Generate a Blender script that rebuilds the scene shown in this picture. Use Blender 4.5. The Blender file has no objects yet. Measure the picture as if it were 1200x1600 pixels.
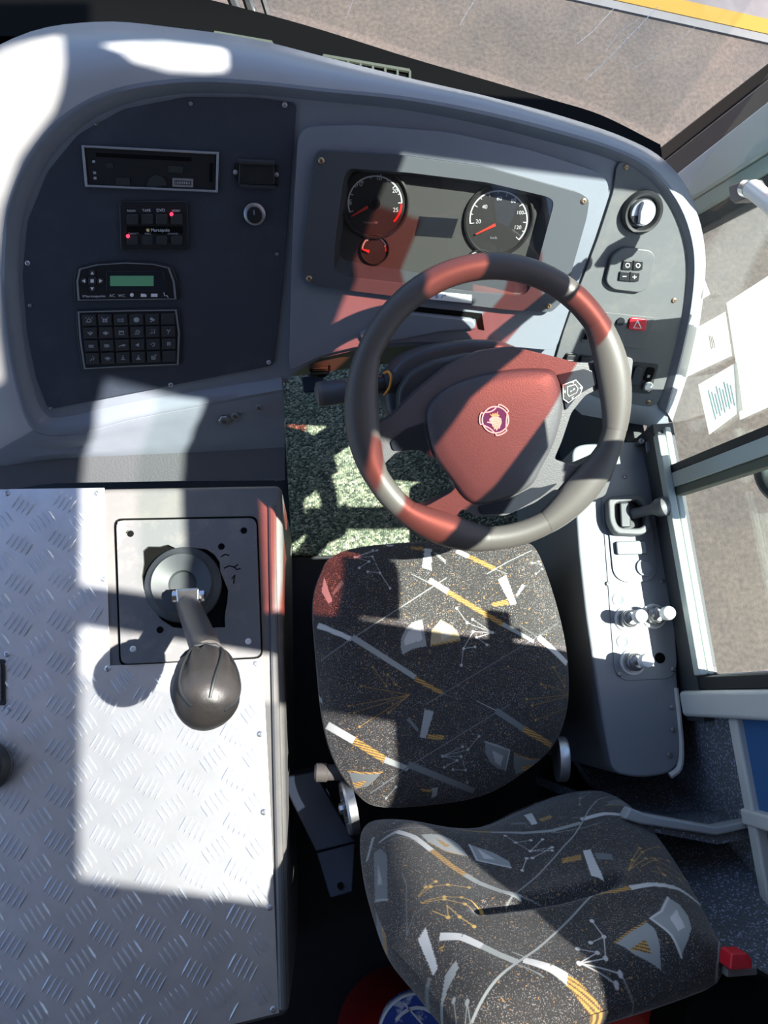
import bpy, bmesh, math, random
import numpy as np
from mathutils import Vector, Matrix
random.seed(4)
SC = bpy.context.scene
COL = SC.collection

# ---------------------------------------------------------------- camera model
F = 1200.0; CX, CY = 600.0, 800.0; H = 1.90
_d = Vector((-90, 288, F)).normalized()
_y = Vector((-435, -4975, F)); _y = (_y - _d * _y.dot(_d)).normalized()
_z = -_d; _x = _y.cross(_z)
R3 = Matrix((_x, _y, _z))                 # camera (x right, y down, z forward) -> world
CAM = Vector((0, 0, H))
def ray(px, py): return R3 @ Vector((px - CX, py - CY, F))
def at(px, py, z):
    r = ray(px, py); return CAM + r * ((z - H) / r.z)
def atx(px, py, x):
    r = ray(px, py); return CAM + r * (x / r.x)
def aty(px, py, y):
    r = ray(px, py); return CAM + r * (y / r.y)

class Frame:
    def __init__(s, o, n, u=None):
        s.o = Vector(o); s.n = Vector(n).normalized()
        u = Vector(u) if u is not None else Vector((1, 0, 0))
        s.u = (u - s.n * u.dot(s.n)).normalized(); s.v = s.n.cross(s.u)
    def P(s, a, b, h=0): return s.o + s.u * a + s.v * b + s.n * h
    def px(s, px, py, h=0):
        r = ray(px, py); return CAM + r * ((s.o + s.n * h - CAM).dot(s.n) / r.dot(s.n))
    def uv(s, px, py, h=0):
        q = s.px(px, py, h) - s.o; return (q.dot(s.u), q.dot(s.v))
    def loc(s, p):
        q = Vector(p) - s.o; return (q.dot(s.u), q.dot(s.v), q.dot(s.n))

# ---------------------------------------------------------------- mesh helpers
class MB:
    def __init__(s): s.v = []; s.f = []; s.sm = []
    def add(s, vs, fs):
        k = len(s.v); s.v += [Vector(v) for v in vs]; s.f += [tuple(i + k for i in f) for f in fs]; return s
    def prism(s, top, bot):
        n = len(top)
        return s.add(list(top) + list(bot), [tuple(range(n)), tuple(reversed(range(n, 2 * n)))] +
                     [(i, i + n, (i + 1) % n + n, (i + 1) % n) for i in range(n)])
    def loft(s, rings, closed=False, caps=False):
        n = len(rings[0]); vs = [p for r in rings for p in r]; fs = []
        for a in range(len(rings) - 1):
            for i in range(n if closed else n - 1):
                j = (i + 1) % n
                fs.append((a * n + i, a * n + j, (a + 1) * n + j, (a + 1) * n + i))
        if caps:
            fs.append(tuple(reversed(range(n)))); fs.append(tuple(range((len(rings) - 1) * n, len(rings) * n)))
        return s.add(vs, fs)
    def lathe(s, fr, c, prof, seg=32, a0=0):
        c = Vector(c); rings = []
        for r, h in prof:
            rings.append([c + fr.n * h + (fr.u * math.cos(a0 + 2 * math.pi * i / seg) + fr.v * math.sin(a0 + 2 * math.pi * i / seg)) * max(r, 1e-5) for i in range(seg)])
        return s.loft(rings, True, True)
    def tube(s, path, rad, seg=10, flat=1.0, up=None):
        path = [Vector(p) for p in path]; n = len(path)
        rad = rad if isinstance(rad, (list, tuple)) else [rad] * n
        t = (path[1] - path[0]).normalized()
        a = Vector(up) if up is not None else Vector((0, 0, 1)) if abs(t.z) < .9 else Vector((1, 0, 0))
        rings = []
        for i, p in enumerate(path):
            t = (path[min(i + 1, n - 1)] - path[max(i - 1, 0)]).normalized()
            b = t.cross(a).normalized(); a = b.cross(t).normalized()
            rings.append([p + (b * math.cos(2 * math.pi * k / seg) + a * math.sin(2 * math.pi * k / seg) * flat) * rad[i] for k in range(seg)])
        return s.loft(rings, True, True)
    def box(s, lo, hi):
        x0, y0, z0 = lo; x1, y1, z1 = hi
        return s.prism([(x0, y0, z1), (x1, y0, z1), (x1, y1, z1), (x0, y1, z1)], [(x0, y0, z0), (x1, y0, z0), (x1, y1, z0), (x0, y1, z0)])
    def strip(s, path, w, n, t=.0006):
        """flat ribbon of width w along path, lying on normal n, thickness t"""
        path = [Vector(p) for p in path]; n = Vector(n).normalized(); A = []; B = []
        for i, p in enumerate(path):
            d = (path[min(i + 1, len(path) - 1)] - path[max(i - 1, 0)]).normalized()
            q = n.cross(d).normalized() * w / 2; A.append(p + q); B.append(p - q)
        for i in range(len(path) - 1):
            s.prism([A[i] + n * t, B[i] + n * t, B[i + 1] + n * t, A[i + 1] + n * t], [A[i], B[i], B[i + 1], A[i + 1]])
        return s
    def holed(s, outer, holes, off):
        """plate with holes: outer/hole loops of points, extruded by vector off"""
        bm = bmesh.new(); edges = []
        for L in [outer] + holes:
            vv = [bm.verts.new(p) for p in L]
            edges += [bm.edges.new((vv[i], vv[(i + 1) % len(vv)])) for i in range(len(vv))]
        nn = Vector(off).normalized()
        bmesh.ops.triangle_fill(bm, use_beauty=True, edges=edges, normal=nn)
        for f in bm.faces:
            if f.normal.dot(nn) < 0: f.normal_flip()
        bm.verts.index_update()
        top = [v.co.copy() for v in bm.verts]; fs = [tuple(v.index for v in f.verts) for f in bm.faces]
        bm.free(); n = len(top); off = Vector(off)
        s.add([p for p in top] + [p - off for p in top], fs + [tuple(reversed([i + n for i in f])) for f in fs])
        k = len(s.v) - 2 * n; c = 0
        for L in [outer] + holes:
            m = len(L)
            for i in range(m):
                a, b = k + c + i, k + c + (i + 1) % m
                s.f.append((a, a + n, b + n, b))
            c += m
        return s

def rnd(pts, r, k=4):
    """round the corners of a 2D/3D polygon"""
    out = []; n = len(pts); P = [Vector(p) for p in pts]
    for i in range(n):
        a, b, c = P[i - 1], P[i], P[(i + 1) % n]
        ra = min(r, (a - b).length * .48); rc = min(r, (c - b).length * .48)
        p0 = b + (a - b).normalized() * ra; p2 = b + (c - b).normalized() * rc
        for j in range(k + 1):
            t = j / k; out.append(p0 * (1 - t) ** 2 + b * 2 * t * (1 - t) + p2 * t * t)
    return out
def cr(pts, m, closed=False):
    """Catmull-Rom through points, m samples per span"""
    P = [Vector(p) for p in pts]; n = len(P); out = []
    for i in range(n if closed else n - 1):
        p1, p2 = P[i], P[(i + 1) % n]
        p0 = P[i - 1] if (closed or i > 0) else p1 * 2 - p2
        p3 = P[(i + 2) % n] if (closed or i + 2 < n) else p2 * 2 - p1
        for j in range(m):
            t = j / m
            out.append(.5 * ((2 * p1) + (p2 - p0) * t + (2 * p0 - 5 * p1 + 4 * p2 - p3) * t * t + (3 * p1 - p0 - 3 * p2 + p3) * t ** 3))
    if not closed: out.append(P[-1])
    return out
def circ(cx, cy, r, n=32, a0=0, a1=2 * math.pi, ry=None):
    return [(cx + r * math.cos(a0 + (a1 - a0) * i / n), cy + (ry or r) * math.sin(a0 + (a1 - a0) * i / n)) for i in range(n)]

ROOT = {}
def thing(name, label, cat, loc=(0, 0, 0), group=None):
    o = bpy.data.objects.new(name, None); COL.objects.link(o); o.empty_display_size = .05
    o.location = loc; ROOT[o.name] = Vector(loc)
    o['label'] = label; o['category'] = cat
    if group: o['group'] = group
    return o
def obj(name, mb, mat, parent=None, smooth=True, bevel=0, seg=2, sub=0, label=None, angle=35):
    me = bpy.data.meshes.new(name)
    off = Vector((0, 0, 0))
    if parent is not None:
        o = parent
        while o is not None: off += o.location; o = o.parent
    loc = Vector((0, 0, 0))
    if parent is None and mb.v:
        lo = Vector([min(v[i] for v in mb.v) for i in range(3)]); hi = Vector([max(v[i] for v in mb.v) for i in range(3)])
        loc = Vector(((lo.x + hi.x) / 2, (lo.y + hi.y) / 2, lo.z))
    me.from_pydata([v - off - loc for v in mb.v], [], mb.f); me.validate()
    bm = bmesh.new(); bm.from_mesh(me)
    bmesh.ops.remove_doubles(bm, verts=bm.verts, dist=1e-6)
    bmesh.ops.recalc_face_normals(bm, faces=bm.faces)
    for f in bm.faces: f.smooth = smooth
    if smooth:
        for e in bm.edges:
            if len(e.link_faces) == 2 and e.calc_face_angle(0) > math.radians(angle): e.smooth = False
    bm.to_mesh(me); bm.free()
    o = bpy.data.objects.new(name, me); COL.objects.link(o); o.location = loc
    if parent is not None: o.parent = parent
    me.materials.append(mat)
    if bevel:
        m = o.modifiers.new('bevel', 'BEVEL'); m.width = bevel; m.segments = seg; m.limit_method = 'ANGLE'; m.angle_limit = math.radians(40)
        for e in me.edges: e.use_edge_sharp = False
        me.polygons.foreach_set('use_smooth', [True] * len(me.polygons))
        m.harden_normals = True
    if sub:
        m = o.modifiers.new('sub', 'SUBSURF'); m.levels = sub; m.render_levels = sub
    if label: o['label'] = label
    return o
def struct(name, mb, mat, label, cat, **k):
    o = obj(name, mb, mat, **k); o['kind'] = 'structure'; o['label'] = label; o['category'] = cat; return o
def tag(o, label, cat, group=None):
    o['label'] = label; o['category'] = cat
    if group: o['group'] = group
    return o
def copy_tree(o, parent=None):
    c = o.copy(); COL.objects.link(c)
    if parent is not None: c.parent = parent
    for ch in list(o.children): copy_tree(ch, c)
    return c
def text(name, s, fr, p0, p1, h, mat, parent, hgt=None, t=.0004):
    """lettering whose baseline runs between two points of the panel"""
    cu = bpy.data.curves.new('t', 'FONT'); cu.body = s; cu.size = 1; cu.extrude = 0; cu.align_x = 'LEFT'; cu.resolution_u = 3
    o = bpy.data.objects.new('t', cu); COL.objects.link(o)
    dg = bpy.context.evaluated_depsgraph_get(); me = o.evaluated_get(dg).to_mesh()
    V = [v.co.copy() for v in me.vertices]; Fs = [tuple(p.vertices) for p in me.polygons]
    o.evaluated_get(dg).to_mesh_clear(); bpy.data.objects.remove(o); bpy.data.curves.remove(cu)
    a = fr.px(*p0, h); b = fr.px(*p1, h); d = (b - a); L = d.length; d.normalize(); up = fr.n.cross(d)
    x0 = min(v.x for v in V); w = max(v.x for v in V) - x0; k = L / w; ky = hgt / .7 if hgt else k
    mb = MB(); mb.add([a + d * ((v.x - x0) * k) + up * (v.y * ky) + fr.n * t for v in V], Fs)
    return obj(name, mb, mat, parent, smooth=False)

# ---------------------------------------------------------------- materials
def mat(name, col, rough=.5, metal=0, spec=.5, noise=None, bump=None, emit=None, coat=0, sheen=0):
    m = bpy.data.materials.new(name); m.use_nodes = True; nt = m.node_tree; b = nt.nodes['Principled BSDF']
    b.inputs['Base Color'].default_value = (*col, 1); b.inputs['Roughness'].default_value = rough
    b.inputs['Metallic'].default_value = metal; b.inputs['Specular IOR Level'].default_value = spec
    if coat: b.inputs['Coat Weight'].default_value = coat; b.inputs['Coat Roughness'].default_value = .15
    if sheen: b.inputs['Sheen Weight'].default_value = sheen
    tc = nt.nodes.new('ShaderNodeTexCoord')
    if noise:   # (scale, other colour, lo, hi)
        sc, c2, lo, hi = noise[:4]
        n = nt.nodes.new('ShaderNodeTexNoise'); n.inputs['Scale'].default_value = sc; n.inputs['Detail'].default_value = 6; n.inputs['Roughness'].default_value = .65
        r = nt.nodes.new('ShaderNodeValToRGB'); r.color_ramp.elements[0].position = lo; r.color_ramp.elements[1].position = hi
        r.color_ramp.elements[0].color = (*col, 1); r.color_ramp.elements[1].color = (*c2, 1)
        nt.links.new(tc.outputs['Object'], n.inputs['Vector']); nt.links.new(n.outputs['Fac'], r.inputs['Fac']); nt.links.new(r.outputs['Color'], b.inputs['Base Color'])
    if bump:    # (scale, strength, distance)
        n2 = nt.nodes.new('ShaderNodeTexNoise'); n2.inputs['Scale'].default_value = bump[0]; n2.inputs['Detail'].default_value = 4
        bp = nt.nodes.new('ShaderNodeBump'); bp.inputs['Strength'].default_value = bump[1]; bp.inputs['Distance'].default_value = bump[2]
        nt.links.new(tc.outputs['Object'], n2.inputs['Vector']); nt.links.new(n2.outputs['Fac'], bp.inputs['Height']); nt.links.new(bp.outputs['Normal'], b.inputs['Normal'])
    if emit:
        b.inputs['Emission Color'].default_value = (*emit[0], 1); b.inputs['Emission Strength'].default_value = emit[1]
    return m
def glass(name, tint, refl=.05, rough=.0, haze=None):
    m = bpy.data.materials.new(name); m.use_nodes = True; nt = m.node_tree; nt.nodes.clear()
    out = nt.nodes.new('ShaderNodeOutputMaterial'); mx = nt.nodes.new('ShaderNodeMixShader')
    tr = nt.nodes.new('ShaderNodeBsdfTransparent'); tr.inputs['Color'].default_value = (*tint, 1)
    gl = nt.nodes.new('ShaderNodeBsdfGlossy'); gl.inputs['Roughness'].default_value = rough
    lw = nt.nodes.new('ShaderNodeLayerWeight'); lw.inputs['Blend'].default_value = .5
    pw = nt.nodes.new('ShaderNodeMath'); pw.operation = 'POWER'; pw.inputs[1].default_value = 5
    fr = nt.nodes.new('ShaderNodeMath'); fr.operation = 'MULTIPLY_ADD'; fr.inputs[1].default_value = .6; fr.inputs[2].default_value = refl
    nt.links.new(lw.outputs['Facing'], pw.inputs[0]); nt.links.new(pw.outputs[0], fr.inputs[0])
    nt.links.new(fr.outputs[0], mx.inputs[0]); nt.links.new(tr.outputs[0], mx.inputs[1]); nt.links.new(gl.outputs[0], mx.inputs[2])
    nt.links.new(mx.outputs[0], out.inputs['Surface']); return m

M = dict(
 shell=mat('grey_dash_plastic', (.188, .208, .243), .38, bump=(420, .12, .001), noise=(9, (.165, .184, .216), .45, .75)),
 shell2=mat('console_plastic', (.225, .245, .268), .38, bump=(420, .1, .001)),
 pad_top=mat('skylit_top_plastic', (.375, .382, .395), .34, bump=(420, .12, .001), noise=(7, (.335, .342, .356), .45, .75)),  # lighter than the dash shell: skylight brightness put into the colour
 under=mat('knee_panel_plastic', (.10, .115, .085), .6),
 panel=mat('black_panel_board', (.026, .034, .050), .52, noise=(14, (.050, .059, .075), .52, .8), bump=(260, .15, .0006)),
 pod=mat('charcoal_panel_board', (.105, .112, .118), .5, noise=(12, (.155, .155, .15), .5, .8), bump=(260, .15, .0006)),
 bezel=mat('instrument_bezel_plastic', (.064, .072, .082), .42, bump=(300, .1, .0005)),
 dial=mat('instrument_board', (.070, .071, .068), .5),
 face=mat('dial_black', (.028, .028, .028), .5),
 blk=mat('black_plastic', (.012, .013, .015), .38),
 blk2=mat('soft_black_rubber', (.020, .022, .024), .55, bump=(60, .2, .002)),
 vblk=mat('deep_black_trim', (.003, .003, .003), .8, spec=.12),
 wht=mat('white_print', (.75, .76, .78), .6),
 gry=mat('grey_print', (.36, .38, .42), .6),
 redp=mat('red_print', (.62, .02, .02), .5),
 needle=mat('needle_red', (.75, .05, .03), .5),
 led=mat('red_led', (.8, .02, .03), .4, emit=((1, .03, .07), 3.0)),
 lip=mat('dark_lip_plastic', (.062, .065, .070), .5, bump=(260, .35, .0015)),
 lcd=mat('green_display', (.05, .13, .085), .3, emit=((.07, .24, .15), .30)),
 silver=mat('satin_silver', (.52, .54, .58), .35, metal=.85),
 chrome=mat('bright_metal', (.72, .72, .72), .22, metal=1),
 steel=mat('worn_steel', (.34, .34, .35), .38, metal=.9, noise=(60, (.18, .15, .13), .5, .8)),
 brass=mat('dull_brass_screw', (.35, .26, .17), .4, metal=.8),
 leather=mat('wheel_leather', (.092, .083, .076), .44, bump=(700, .12, .0008)),
 pad=mat('hub_pad_vinyl', (.085, .083, .088), .45, bump=(520, .35, .0012)),
 glossb=mat('glossy_black_trim', (.018, .021, .028), .22),
 gaiter=mat('gathered_leatherette', (.032, .029, .028), .42, bump=(45, .35, .004)),
 rubber=mat('grey_rubber_boot', (.055, .060, .066), .5),
 cover=mat('engine_cover_vinyl', (.16, .155, .152), .55, noise=(18, (.20, .185, .17), .45, .75), bump=(300, .15, .0008)),
 gplate=mat('worn_gear_panel', (.155, .155, .158), .5, noise=(22, (.23, .215, .20), .5, .72), bump=(200, .2, .0008)),
 tan=mat('exposed_foam_tan', (.42, .31, .20), .8),
 plate=mat('aluminium_tread', (.80, .81, .84), .36, metal=.75, noise=(11, (.70, .71, .74), .4, .7)),
 floor=mat('dark_vinyl_floor', (.006, .008, .013), .6, noise=(24, (.010, .013, .019), .45, .7)),
 navy=mat('navy_painted_steel', (.022, .030, .050), .45),
 red=mat('red_plastic', (.26, .007, .008), .4),
 redbtn=mat('red_button', (.62, .015, .03), .35),
 frame=mat('window_frame_grey_green', (.46, .52, .49), .45),
 pillar=mat('pillar_grey_trim', (.72, .73, .72), .5),
 brown=mat('brown_grey_seal', (.11, .095, .09), .5),
 beige=mat('post_grey_beige', (.66, .66, .62), .55),
 bluep=mat('blue_wall_vinyl', (.035, .13, .32), .55),
 redbag=mat('bright_red_nylon', (.55, .03, .025), .5),
 cap=mat('partition_cap_grey', (.40, .42, .42), .5),
 bracket=mat('taupe_bracket', (.17, .145, .14), .5),
 whtpl=mat('white_plastic', (.82, .82, .80), .4),
 purple=mat('emblem_purple', (.060, .035, .16), .35),
 gold=mat('emblem_gold', (.85, .62, .30), .4),
 embw=mat('emblem_white', (.85, .80, .82), .35),
 bluel=mat('label_blue', (.02, .07, .36), .45, noise=(40, (.55, .6, .7), .55, .62)),
 ceil=mat('ceiling_trim', (.55, .55, .55), .7),
 wall=mat('side_wall_trim', (.045, .05, .055), .6),
 yellow=mat('yellow_road_paint', (.21, .112, .003), .6),
 kerb=mat('kerb_concrete', (.115, .113, .115), .8, noise=(5, (.09, .089, .09), .4, .7)),
 pave=mat('pavement', (.115, .10, .104), .85, noise=(4, (.08, .072, .076), .4, .7)),
)
def bits(m, scale, cols, strength=.5, dist=.003):
    """woven pile: voronoi cells with bump"""
    nt = m.node_tree; b = nt.nodes['Principled BSDF']; tc = nt.nodes.new('ShaderNodeTexCoord')
    v = nt.nodes.new('ShaderNodeTexVoronoi'); v.inputs['Scale'].default_value = scale
    nt.links.new(tc.outputs['Object'], v.inputs['Vector'])
    sp = nt.nodes.new('ShaderNodeSeparateColor'); nt.links.new(v.outputs['Color'], sp.inputs[0])
    r = nt.nodes.new('ShaderNodeValToRGB'); r.color_ramp.interpolation = 'CONSTANT'
    while len(r.color_ramp.elements) < len(cols): r.color_ramp.elements.new(.5)
    for i, (p, c) in enumerate(cols):
        r.color_ramp.elements[i].position = p; r.color_ramp.elements[i].color = (*c, 1)
    nt.links.new(sp.outputs[0], r.inputs['Fac']); nt.links.new(r.outputs['Color'], b.inputs['Base Color'])
    bp = nt.nodes.new('ShaderNodeBump'); bp.inputs['Strength'].default_value = strength; bp.inputs['Distance'].default_value = dist; bp.invert = True
    nt.links.new(v.outputs['Distance'], bp.inputs['Height']); nt.links.new(bp.outputs['Normal'], b.inputs['Normal'])
    return m
M['carpet'] = bits(mat('green_woven_carpet', (.1, .14, .11), .9), 190, [(0, (.060, .078, .055)), (.3, (.135, .165, .115)), (.6, (.22, .24, .165)), (.85, (.38, .37, .27))], 1.0, .004)
M['wallfab'] = bits(mat('blue_grey_wall_fabric', (.05, .06, .08), .8), 420, [(0, (.11, .12, .135)), (.5, (.15, .16, .175)), (.88, (.40, .44, .56))], .3, .001)
M['ground'] = mat('dusty_tarmac', (.082, .064, .054), .9, noise=(2.2, (.048, .041, .038), .35, .68), bump=(190, .45, .008))
def ground_detail(m):
    nt = m.node_tree; b = nt.nodes['Principled BSDF']; src = b.inputs['Base Color'].links[0].from_socket
    tc = nt.nodes.new('ShaderNodeTexCoord'); n = nt.nodes.new('ShaderNodeTexNoise'); n.inputs['Scale'].default_value = 55; n.inputs['Detail'].default_value = 5
    r = nt.nodes.new('ShaderNodeValToRGB'); r.color_ramp.elements[0].position = .3; r.color_ramp.elements[1].position = .75
    r.color_ramp.elements[0].color = (.72, .72, .72, 1); r.color_ramp.elements[1].color = (1.3, 1.28, 1.25, 1)
    mx = nt.nodes.new('ShaderNodeMix'); mx.data_type = 'RGBA'; mx.blend_type = 'MULTIPLY'; mx.inputs[0].default_value = 1
    nt.links.new(tc.outputs['Object'], n.inputs['Vector']); nt.links.new(n.outputs['Fac'], r.inputs['Fac'])
    nt.links.new(src, mx.inputs[6]); nt.links.new(r.outputs['Color'], mx.inputs[7]); nt.links.new(mx.outputs[2], b.inputs['Base Color'])
ground_detail(M['ground'])
M['screen'] = glass('windscreen_glass', (.95, .97, .97), .05)
M['pane'] = glass('side_glass', (.93, .97, .95), .05)
M['tint'] = glass('tinted_side_glass', (.72, .73, .73), .05)
M['smoked'] = glass('sun_pane_glass', (.93, .91, .88), .05)  # thin tint over the added roof opening
M['lens'] = glass('instrument_lens', (.90, .90, .90), .055, .02)
def paper_mat(name, col, trans=.5):
    m = bpy.data.materials.new(name); m.use_nodes = True; nt = m.node_tree; nt.nodes.clear()
    out = nt.nodes.new('ShaderNodeOutputMaterial'); mx = nt.nodes.new('ShaderNodeMixShader'); mx.inputs[0].default_value = trans
    a = nt.nodes.new('ShaderNodeBsdfDiffuse'); b = nt.nodes.new('ShaderNodeBsdfTranslucent')
    for k in (a, b): k.inputs['Color'].default_value = (*col, 1)
    nt.links.new(a.outputs[0], mx.inputs[1]); nt.links.new(b.outputs[0], mx.inputs[2]); nt.links.new(mx.outputs[0], out.inputs['Surface']); return m
M['paper'] = paper_mat('white_paper', (.95, .95, .92), .62)
M['inkb'] = paper_mat('pale_blue_ink', (.66, .80, .82), .62)
M['inkg'] = paper_mat('grey_ink', (.62, .58, .50), .62)
def scratch_mat():
    m = bpy.data.materials.new('glass_scratch'); m.use_nodes = True; nt = m.node_tree; nt.nodes.clear()
    out = nt.nodes.new('ShaderNodeOutputMaterial'); mx = nt.nodes.new('ShaderNodeMixShader'); mx.inputs[0].default_value = .26
    a = nt.nodes.new('ShaderNodeBsdfTransparent'); b = nt.nodes.new('ShaderNodeBsdfTranslucent'); b.inputs['Color'].default_value = (.9, .9, .9, 1)
    nt.links.new(a.outputs[0], mx.inputs[1]); nt.links.new(b.outputs[0], mx.inputs[2]); nt.links.new(mx.outputs[0], out.inputs['Surface']); return m
M['scratch'] = scratch_mat()
def sheer_mat():  # tints the sun red through the added window screen
    m = bpy.data.materials.new('red_sun_filter'); m.use_nodes = True; nt = m.node_tree; nt.nodes.clear()
    out = nt.nodes.new('ShaderNodeOutputMaterial'); mx = nt.nodes.new('ShaderNodeMixShader'); mx.inputs[0].default_value = .12
    a = nt.nodes.new('ShaderNodeBsdfTransparent'); a.inputs['Color'].default_value = (1, .50, .44, 1)
    b = nt.nodes.new('ShaderNodeBsdfDiffuse'); b.inputs['Color'].default_value = (.5, .05, .04, 1)
    nt.links.new(a.outputs[0], mx.inputs[1]); nt.links.new(b.outputs[0], mx.inputs[2]); nt.links.new(mx.outputs[0], out.inputs['Surface']); return m
M['sheer'] = sheer_mat()
M['blocker'] = mat('sun_blocker_cloth', (.12, .02, .02), .9)  # opaque parts of the added window screen

# reference planes of the cab
S45 = math.sqrt(.5)
DASH = Frame((0, .58, .57), (0, -S45, S45))
TW = math.radians(26)
WHEEL = Frame(at(763, 627, .78), (0, -math.sin(TW), math.cos(TW)))
UP = Frame((0, 0, 0), (0, 0, 1))
def upf(z): return Frame((0, 0, z), (0, 0, 1))
def D(pts, h): return [DASH.px(p[0], p[1], h) for p in pts]
def W(pts, h): return [WHEEL.px(p[0], p[1], h) for p in pts]
def Zp(pts, z): return [at(p[0], p[1], z) for p in pts]
def dprism(pts, h0, h1, r=0, fr=DASH):
    if r: pts = [(p.x, p.y) for p in rnd([(*p, 0) for p in pts], r)]
    top = [fr.px(p[0], p[1], h1) for p in pts]
    return MB().prism(top, [p - fr.n * (h1 - h0) for p in top])
def zprism(pts, z0, z1, r=0): return dprism(pts, 0, z1 - z0, r, upf(z0))
def inset(pts, c, k): return [(c[0] + (p[0] - c[0]) * k, c[1] + (p[1] - c[1]) * k) for p in pts]
def quad(q, s, t):
    (a, b, c, d) = q   # tl, tr, br, bl
    return ((a[0] * (1 - s) + b[0] * s) * (1 - t) + (d[0] * (1 - s) + c[0] * s) * t, (a[1] * (1 - s) + b[1] * s) * (1 - t) + (d[1] * (1 - s) + c[1] * s) * t)
def subq(q, s0, t0, s1, t1): return [quad(q, s0, t0), quad(q, s1, t0), quad(q, s1, t1), quad(q, s0, t1)]
def screw(fr, px, py, h, parent, m=None, r=.0042, name='screw'):
    c = fr.px(px, py, h); mb = MB().lathe(fr, c, [(r, -.001), (r, .0012), (r * .8, .0022), (r * .42, .0026), (r * .40, .0010), (0, .0008)], 14)
    return obj(name, mb, m or M['steel'], parent)
# ================================================================= DASHBOARD
dash = thing('dashboard', 'grey moulded plastic dashboard curving around the driver under the windscreen', 'dashboard', at(440, 750, .45))
Pn = [(440,590),(330,607),(200,630),(110,650),(72,648),(52,600),(38,520),(30,430),(38,340),(70,262),(120,205),(190,165),(290,146),(400,148),(500,158),(620,170),(740,192),(860,222),(950,248),(1003,278),(1045,328),(1068,390),(1066,460),(1050,540),(1026,632)]
Cr = [(442,612),(330,632),(210,655),(110,680),(52,672),(25,610),(8,520),(2,430),(10,325),(45,240),(100,178),(180,138),(290,122),(400,126),(510,138),(630,150),(750,172),(870,202),(968,233),(1024,265),(1066,320),(1086,390),(1084,465),(1068,550),(1042,645)]
Mi = [(443,640),(330,662),(206,682),(100,700),(20,690),(-30,620),(-55,520),(-65,430),(-60,310),(-25,190),(50,120),(165,88),(285,82),(400,92),(515,112),(637,132),(757,156),(876,190),(973,222),(1032,256),(1075,312),(1096,388),(1094,463),(1077,553),(1047,653)]
Bo = [(445,695),(330,702),(205,708),(85,714),(-40,722),(-140,640),(-175,530),(-185,430),(-175,300),(-130,160),(20,60),(150,34),(280,44),(400,62),(520,92),(640,122),(760,150),(880,182),(976,215),(1038,250),(1080,306),(1101,385),(1099,460),(1083,556),(1050,660)]
hP = [0]*25; hC = [.016]*25
hM = [.006]*5 + [.006]*7 + [.000]*8 + [-.01]*5
hB = [-.004]*5 + [-.03,-.05,-.06,-.06,-.06,-.065,-.075] + [-.07]*8 + [-.05]*5
def ring(px, hh): return cr([DASH.px(p[0], p[1], h) for p, h in zip(px, hh)], 5)
rP, rC, rM, rB = ring(Pn, hP), ring(Cr, hC), ring(Mi, hM), ring(Bo, hB)
A0 = [at(445,750,.45), at(330,751,.45), at(205,753,.45), at(85,755,.45), at(-40,758,.45)]
bm_ = [DASH.px(p[0], p[1], h) for p, h in zip(Bo, hB)]
low = A0 + [Vector((p.x - (.10 if i < 10 else 0), p.y + .02, .45)) if i < 10 else Vector((p.x + .01, p.y + .03, p.z - .26)) if i < 20 else Vector((p.x - .012, p.y + .02, p.z - .10)) for i, p in list(enumerate(bm_))[5:]]
rA = cr(low, 5)
def mid(a, b, t, off=(0, 0, 0)): return [p * (1 - t) + q * t + Vector(off) for p, q in zip(a, b)]
# round the outer edge over before it drops
rB2 = []
for p, q in zip(rB, rA):
    d = (q - p); rB2.append(p + d.normalized() * min(.015, d.length * .2) + Vector((0, .004, 0)))
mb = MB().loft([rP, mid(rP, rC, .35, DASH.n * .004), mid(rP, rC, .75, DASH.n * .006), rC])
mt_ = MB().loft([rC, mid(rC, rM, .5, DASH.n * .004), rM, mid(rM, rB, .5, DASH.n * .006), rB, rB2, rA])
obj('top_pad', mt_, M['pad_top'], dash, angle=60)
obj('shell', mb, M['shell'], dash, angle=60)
lw0 = rB[:21]; lw1 = rA[:21]; o_ = DASH.n * .0012
obj('ledge', MB().loft([[p + o_ for p in rC[:21]], [p + o_ for p in mid(rC, rM, .5, DASH.n * .004)[:21]], [p + o_ for p in rM[:21]], [p + o_ for p in mid(rM, rB, .5, DASH.n * .006)[:21]], [p + o_ for p in mid(rB, rA, .06)[:21]]]), M['shell'], dash)
obj('lower_lip', MB().loft([[p + o_ for p in mid(lw0, lw1, .04)], [p + o_ for p in mid(lw0, lw1, .5, DASH.n * .003)], [p + o_ + Vector((0, 0, .003)) for p in lw1]]), M['lip'], dash)
# flat instrument face behind all the panels, with the knee edge below the wheel
Q = [(1010,628),(960,622),(905,612),(880,588),(866,560),(760,545),(640,540),(560,546),(500,560),(458,584),(446,600)]
face = [p for p in rP] + [DASH.px(*q, 0) for q in Q]
obj('face_board', MB().prism(face, [p - DASH.n * .02 for p in face]), M['shell'], dash)
# end wall of the left part towards the leg room
ew = [DASH.px(440, 590, 0), DASH.px(443, 612, .012), DASH.px(443, 640, .006), DASH.px(445, 695, -.004), at(445, 750, .45)]
e2 = [p + Vector((-.01, 0, 0)) for p in ew]; xm = ew[0].x
back = [Vector((xm, ew[0].y + .03, .45)), Vector((xm, ew[0].y + .03, ew[0].z))]
pts = ew + back
obj('end_wall', MB().prism(pts, [p + Vector((-.02, 0, 0)) for p in pts]), M['shell'], dash)
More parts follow.
